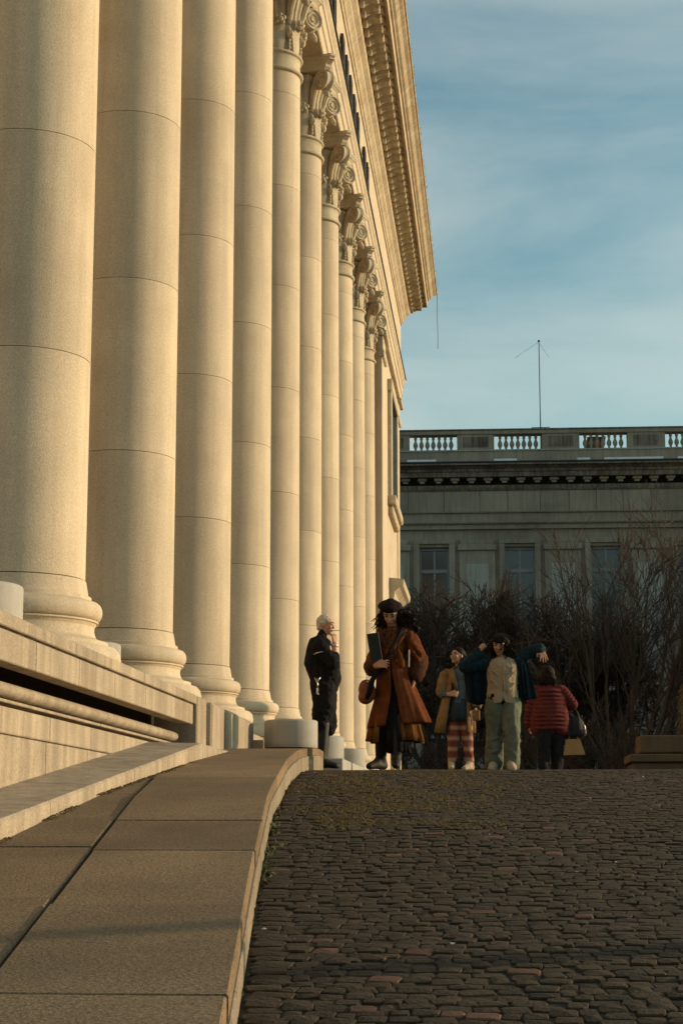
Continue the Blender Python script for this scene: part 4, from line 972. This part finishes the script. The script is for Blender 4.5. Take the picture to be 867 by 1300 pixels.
q = MB(); q.cap((.160,-.150,.99), .006, (.163,-.135,1.15), .006, 8); q.build('pale_tie', M['paper'], coat)
q = MB(); q.ell((-.01,-.075,1.325), (.085,.075,.06)); q.ell((-.005,-.13,1.26), (.055,.045,.09)); q.cap((.0,-.15,1.22), .035, (-.02,-.16,1.08), .03); remeshed('scarf', q, M['scarf'], p, .008, 2, (.022, 22))

# --- woman in the tan coat
p = person(-.43, 23.1, .695, 'woman in an open tan coat and patterned red leggings looking up to the left')
b = MB(); P, T = head_shapes(b, (-.03,-.03,1.485), .225, R(-38), R(-12))
b.cap((0,0,1.26), .05, (-.01,-.01,1.40), .048); limb(b, [(0,0,1.24),(0,0,1.05),(0,0,.85)], [.115,.11,.125])
for sx, ax in ((-1,-.12),(1,.12)): limb(b, [(.075*sx,0,.85),(.085*sx,-.02,.46),(ax,-.03,.09)], [.085,.056,.038])
s1, e1, w1 = Vector((-.17,0,1.25)), Vector((-.24,-.03,1.00)), Vector((-.14,-.20,.98)); s2, e2, w2_ = Vector((.17,0,1.25)), Vector((.25,.0,.98)), Vector((.20,-.10,.80))
limb(b, [s1,e1,w1], [.05,.04,.027]); hand(b, w1, (.9,-.3,.05), (.1,-.9,.4), .95, .7, 1); limb(b, [s2,e2,w2_], [.05,.04,.027]); hand(b, w2_, (.0,-.3,-.9), (.8,-.3,0), .95, .6, 1)
remeshed('body', b, M['skin'], p, .0065, 2); face_marks(P, T, .225, p)
q = MB(); q.ell(P(0,.09,.20), (.084,.092,.080), T); q.ell(P(.05,.3,-.1), (.08,.065,.14), T); strands(q, random.Random(6), [P(.1,.35,0),P(.25,.25,-.1)], (.5,.2,-.85), 70, .28, .007, .25); q.build('hair', M['hair'], p, False)
q = MB(); limb(q, [(0,0,1.24),(0,-.005,1.05),(0,0,.88)], [.125,.128,.135]); q.cap((-.13,0,1.23), .06, (.13,0,1.23), .06); limb(q, [e1, w1.lerp(e1,.25)], [.052,.042]); remeshed('knit_top', q, M['bluetop'], p, .011, 2, (.012, 9))
q = MB(); limb(q, [s1,e1.lerp(s1,.05)], [.085,.078]); limb(q, [s2,e2,w2_.lerp(e2,.3)], [.085,.075,.065]); q.cap((-.15,.03,1.25), .075, (.15,.03,1.25), .075); limb(q, [(0,.05,1.22),(0,.06,1.0)], [.13,.14]); coat2 = remeshed('coat', q, M['tan'], p, .011, 2, (.022, 8))
q = MB(); loft(q, [(1.25,0,.02,.18,.14,.01),(1.05,-.01,.01,.19,.165,.02),(.88,-.03,.01,.21,.175,.04),(.70,-.05,.02,.235,.18,.06),(.50,-.07,.02,.25,.185,.07)], 44, .62, 2*PI-.55, .012, 8, 4, .01); q.build('coat_skirt', M['tan'], coat2, False)
q = MB(); q.tube([(-.03,-.14,1.05),(-.07,-.145,1.16),(-.10,-.10,1.28),(-.06,.06,1.33),(.06,.06,1.33),(.10,-.10,1.28),(.08,-.14,1.18)], [.015,.035,.04,.035,.035,.04,.03], 8); q.build('lapels', M['tan'], coat2, False)
q = MB(); loft(q, [(.92,0,0,.15,.13,.01),(.78,0,0,.16,.14,.02),(.64,.0,-.0,.165,.145,.03)], 48, 0, 2*PI, .012, 8, 6, .006); q.build('denim_skirt', M['denim'], p, False)
q = MB()
for sx, ax in ((-1,-.12),(1,.12)): limb(q, [(.075*sx,0,.80),(.085*sx,-.02,.46),(.10*sx,-.02,.30),(ax,-.03,.13)], [.10,.078,.070,.052])
remeshed('leggings', q, M['legging'], p, .011, 2, (.01, 12))
q = MB()
for sx, ax in ((-1,-.12),(1,.12)): shoe(q, (ax,-.03,.09), (-.25*sx-.2,-1,0), 1.0)
remeshed('shoes', q, M['shoe'], p, .010, 2)
hb = empty('tan_handbag', p.location); tag(hb, 'small pale bag held low by the woman in the tan coat', 'bag')
q = MB(); q.box((.16,-.16,.64),(.26,-.12,.78), .012); q.build('bag_body', M['tan'], hb); q = MB(); q.tube([(.17,-.14,.78),(.19,-.14,.83),(.23,-.14,.83),(.25,-.14,.78)], .006, 6); q.build('handle', M['black'], hb)

# --- girl pulling on a jacket
p = person(.10, 18.0, .54, 'girl in cream waistcoat and pale jeans pulling on a teal jacket, arms raised')
b = MB(); P, T = head_shapes(b, (-.03,-.05,1.265), .205, R(-6), R(14), R(4))
b.cap((0,0,1.07), .042, (-.02,-.02,1.19), .042); limb(b, [(0,0,1.06),(0,0,.90),(0,0,.74)], [.105,.10,.11])
for sx, f_ in ((-1,.05),(1,-.06)): limb(b, [(.075*sx,0,.72),(.085*sx,f_,.40),(.085*sx-.02,f_,.08)], [.08,.052,.036])
s1, e1, w1 = Vector((-.15,.01,1.09)), Vector((-.37,-.02,1.06)), Vector((-.235,-.03,1.20)); s2, e2, w2_ = Vector((.15,.01,1.09)), Vector((.28,.02,1.20)), Vector((.385,-.06,1.22))
limb(b, [s1,e1,w1], [.045,.036,.025]); hand(b, w1, (.35,-.1,.55), (-.5,-.6,.3), .85, 1.2, 1); limb(b, [s2,e2,w2_], [.045,.036,.025]); hand(b, w2_, (.20,-.35,-.62), (.35,-.85,.30), .95, .22, -1, .16)
remeshed('body', b, M['skin'], p, .006, 2); face_marks(P, T, .205, p)
q = MB(); q.ell(P(0,.12,.20), (.080,.088,.078), T); q.ell(P(-.36,.12,-.12), (.028,.06,.09), T); q.ell(P(.37,.12,-.10), (.028,.06,.085), T); q.ell(P(0,.3,-.12), (.075,.055,.10), T)
for k in range(9): q.cap(P(-.26+.065*k,-.24-.07*math.cos((k-4)*.35),.42), .014, P(-.27+.067*k,-.31-.06*math.cos((k-4)*.35),.215), .011, 8)
hh = remeshed('hair', q, M['hair'], p, .007, 1, (.008, 30)); q = MB(); strands(q, random.Random(8), [P(-.33,.1,-.1),P(.34,.1,-.05),P(.2,.1,.45),P(-.3,.1,.2),P(.37,.05,.1)], (.15,.0,-.8), 90, .15, .006, .4); q.build('loose_hair', M['hair'], hh, False)
q = MB(); loft(q, [(1.135,0,.0,.07,.07,0),(1.125,0,0,.12,.09,0),(1.09,0,0,.155,.11,.01),(1.0,0,0,.158,.125,.015),(.9,0,0,.157,.125,.02),(.80,0,0,.160,.125,.03),(.725,0,0,.166,.128,.035)], 64, 0, 2*PI, .03, 6, 3, .004)
for a, c in (((-.12,-.115,1.02),(-.05,-.14,.95)),((.13,-.11,1.0),(.04,-.14,.90)),((-.12,-.11,.92),(-.06,-.135,.84)),((.12,-.115,.88),(.05,-.14,.80)),((.10,-.12,1.05),(.09,-.13,.95))): q.cap(Vector(a)+Vector((0,.005,0)), .007, Vector(c)+Vector((0,.014,0)), .008, 8)
vest = remeshed('waistcoat', q, M['cream'], p, .008, 2, (.012, 12))
q = MB(); q.add([(-.11,-.118,.735),(.0,-.138,.735),(-.02,-.135,.685),(-.09,-.118,.675),(.11,-.118,.735),(.09,-.118,.675),(.025,-.135,.685)], [(0,1,2,3),(1,4,5,6)]); q.build('waistcoat_hem_points', M['cream'], vest, False)
q = MB(); q.tube([(0.003,-.150,1.06),(0.003,-.152,.92),(0.003,-.148,.79)], .006, 6); q.build('front_seam', M['tan'], vest)
q = MB(); q.cap((-.06,0,.73), .108, (.06,0,.73), .108); remeshed('black_shirt', q, M['black'], p, .011, 1)
q = MB()
for sx, f_ in ((-1,.05),(1,-.06)): limb(q, [(.07*sx,0,.70),(.08*sx,f_*.5,.56),(.088*sx,f_,.36),(.088*sx-.01,f_,.075)], [.108,.097,.086,.092])
for k in range(8): sx = 1 if k % 2 else -1; q.cap((.05*sx,-.085+(.035 if sx < 0 else -.04),.60-.065*k), .007, (.12*sx,-.078+(.035 if sx < 0 else -.04),.575-.065*k), .008, 8)
remeshed('jeans', q, M['jeans'], p, .010, 2, (.018, 9))
q = MB()
for sx, f_ in ((-1,.05),(1,-.06)): shoe(q, (.085*sx-.02,f_-.02,.075), (.12*sx,-1,0), 1.05)
remeshed('shoes', q, M['shoe'], p, .009, 2)
q = MB(); limb(q, [s1, e1, e1.lerp(w1,.75)], [.065,.075,.055]); limb(q, [s2, e2, e2.lerp(w2_,.85)], [.06,.070,.058])
for a, c, n_ in ((s1,e1,5),(e1,w1,3),(s2,e2,3),(e2,w2_,3)):
    for k in range(n_): m_ = a.lerp(c, (k+.5)/n_); q.ell(m_, (.068,.068,.068), n=12, m=8)
q.cap((-.15,.085,1.09), .05, (.15,.085,1.09), .05); limb(q, [(-.15,.085,1.09), s1], [.05,.06]); limb(q, [(.15,.085,1.09), s2], [.05,.06])
jk = remeshed('jacket', q, M['teal'], p, .009, 1, (.014, 16))
def drape(name, top, bottom, m, seed, th=.02):
    # hanging cloth panel between a top polyline and a bottom polyline, with folds
    n = 18; rows = 12; vs = []; rg = random.Random(seed); ph = rg.uniform(0,6)
    def poly(pl, t): x_ = t*(len(pl)-1); i = min(len(pl)-2, int(x_)); return Vector(pl[i]).lerp(Vector(pl[i+1]), x_-i)
    for o_ in (0, th):
        for r in range(rows+1):
            for i in range(n+1):
                t = i/n; v = poly(top,t).lerp(poly(bottom,t), r/rows); v.y += .022*math.sin(t*17+ph+r*.12)*(.3+r/rows) + o_; vs.append(v)
    k = (n+1)*(rows+1); fs = []
    for r in range(rows):
        for i in range(n):
            a = r*(n+1)+i; fs.append((a,a+1,a+n+2,a+n+1)); fs.append((k+a,k+a+n+1,k+a+n+2,k+a+1))
    for r in range(rows):
        a = r*(n+1); fs.append((a,a+n+1,k+a+n+1,k+a)); a += n; fs.append((a,k+a,k+a+n+1,a+n+1))
    for i in range(n): fs.append((i,k+i,k+i+1,i+1)); a = rows*(n+1)+i; fs.append((a,a+1,k+a+1,k+a))
    q = MB(); q.add(vs, fs, True); return q.build(name, m, jk, False)
drape('jacket_panel', [(-.40,0,1.03),(-.30,-.02,1.08),(-.14,.0,1.12)], [(-.36,.02,.70),(-.25,.0,.66),(-.14,.03,.70)], M['navy'], 1)
drape('jacket_panel', [(.13,.0,1.14),(.20,-.02,1.12),(.25,0,1.10)], [(.14,.02,.74),(.25,-.02,.71),(.345,0,.73)], M['teal'], 2)
drape('jacket_lining', [(.12,-.02,1.12),(.16,-.04,1.10),(.19,-.03,1.08)], [(.13,0,.72),(.18,-.04,.74),(.23,-.03,.76)], M['navy'], 3)
drape('jacket_back', [(-.30,.13,1.04),(0,.14,1.12),(.24,.13,1.08)], [(-.30,.13,.72),(0,.15,.74),(.28,.13,.74)], M['navy'], 4)

# --- woman in the red quilted jacket, seen from behind
p = person(.845, 27.0, .79, 'stout woman in a dusty red quilted jacket walking away with bags on her arm')
b = MB(); P, T = head_shapes(b, (-.02,.02,1.47), .225, R(180), R(8)); b.cap((0,0,1.25), .055, (0,.0,1.38), .052); limb(b, [(0,0,1.20),(0,0,1.02),(0,0,.84)], [.12,.12,.13])
for sx in (-1,1): limb(b, [(.10*sx,0,.82),(.10*sx,.04*sx,.45),(.10*sx,.05*sx,.09)], [.10,.065,.042])
s1, e1, w1 = Vector((-.20,0,1.24)), Vector((-.30,.03,.96)), Vector((-.31,.08,.72)); s2, e2, w2_ = Vector((.20,0,1.24)), Vector((.36,.04,1.02)), Vector((.24,.24,.98))
limb(b, [s1,e1,w1], [.06,.048,.03]); hand(b, w1, (.0,.1,-1), (-1,0,0), .95, .4, 1); limb(b, [s2,e2,w2_], [.06,.048,.03]); hand(b, w2_, (-.7,.5,0), (0,.5,.8), .95, .6, 1)
remeshed('body', b, M['skin'], p, .0075, 2)
q = MB(); q.ell(P(0,.12,.12), (.112,.115,.112), T); q.ell(P(0,.25,-.25), (.13,.085,.13), T); q.cap((-.09,-.02,1.36), .05, (.07,-.02,1.35), .05); hh = remeshed('hair', q, M['hair'], p, .009, 1, (.01, 20))
q = MB(); strands(q, random.Random(18), [(-.1,-.02,1.46),(.08,-.02,1.46),(0,-.06,1.42)], (0,-.1,-1), 90, .20, .008, .25); q.build('hair_ends', M['hair'], hh, False)
q = MB(); limb(q, [(0,0,1.2),(0,0,1.0),(0,0,.80)], [.150,.165,.175]); q.ell((0,0,.95),(.25,.172,.36)); zs = [.66+.062*k for k in range(10)]
for k, z_ in enumerate(zs):                                     # stacked quilted rolls
    wv = .155 + .075*max(0, 1-abs(z_-.74)/.5) - .02*max(0,(z_-1.1)/.15); q.cap((-wv*.78,0,z_), .118 if z_ < 1.1 else .105, (wv*.78,0,z_), .118 if z_ < 1.1 else .105, 16); q.ell((0,-.0,z_), (wv+.066,.178,.05), n=40, m=8)
q.cap((-.17,0,1.235), .085, (.17,0,1.235), .085)
for a, c, n_ in ((s1,e1,5),(e1,w1,4),(s2,e2,5),(e2,w2_,4)):
    q.cap(a, .072, c, .066)
    for k in range(n_): m_ = a.lerp(c, (k+.5)/n_); q.ell(m_, (.085,.085,.036), (c-a).to_track_quat('Z','Y').to_matrix(), n=16, m=8)
remeshed('quilted_jacket', q, M['redquilt'], p, .009, 1)
q = MB()
for sx in (-1,1): limb(q, [(.095*sx,0,.74),(.10*sx,.04*sx,.45),(.10*sx,.05*sx,.08)], [.135,.105,.085])
remeshed('trousers', q, M['charcoal'], p, .012, 2, (.018, 9))
q = MB()
for sx in (-1,1): shoe(q, (.10*sx,.05*sx,.08), (.1*sx,1,0), 1.0)
remeshed('shoes', q, M['leather'], p, .011, 1)
hb = empty('black_handbag', p.location); tag(hb, 'black handbag hanging from the bent arm of the woman in red', 'bag')
q = MB(); q.ell((.36,.06,.68), (.17,.08,.17)); q.cap((.24,.06,.58), .075, (.48,.06,.60), .07); remeshed('bag_body', q, M['leather'], hb, .012, 2, (.012, 8))
q = MB(); q.tube([(.24,.06,.76),(.27,.06,.92),(.33,.06,1.00),(.41,.06,.92),(.47,.06,.76)], .010, 6); q.build('handle', M['leather'], hb); q = MB(); q.cap((.52,-.01,.70), .010, (.525,-.01,.64), .010, 8); q.build('clasp', M['steel'], hb)
tb = empty('tan_shopping_bag', p.location); tag(tb, 'tan paper bag carried below the black handbag of the woman in red', 'bag')
q = MB(); q.add([(.24,0,.50),(.45,0,.50),(.52,0,.27),(.19,0,.26),(.26,.12,.50),(.44,.12,.50),(.49,.13,.27),(.22,.13,.26)], [(0,1,2,3),(5,4,7,6),(1,5,6,2),(4,0,3,7),(3,2,6,7),(0,4,5,1)]); q.build('bag_body', M['tanbag'], tb)
q = MB(); q.tube([(.28,0,.50),(.30,.04,.62),(.38,.05,.62),(.42,0,.50)], .007, 6); q.build('handle', M['tanbag'], tb)
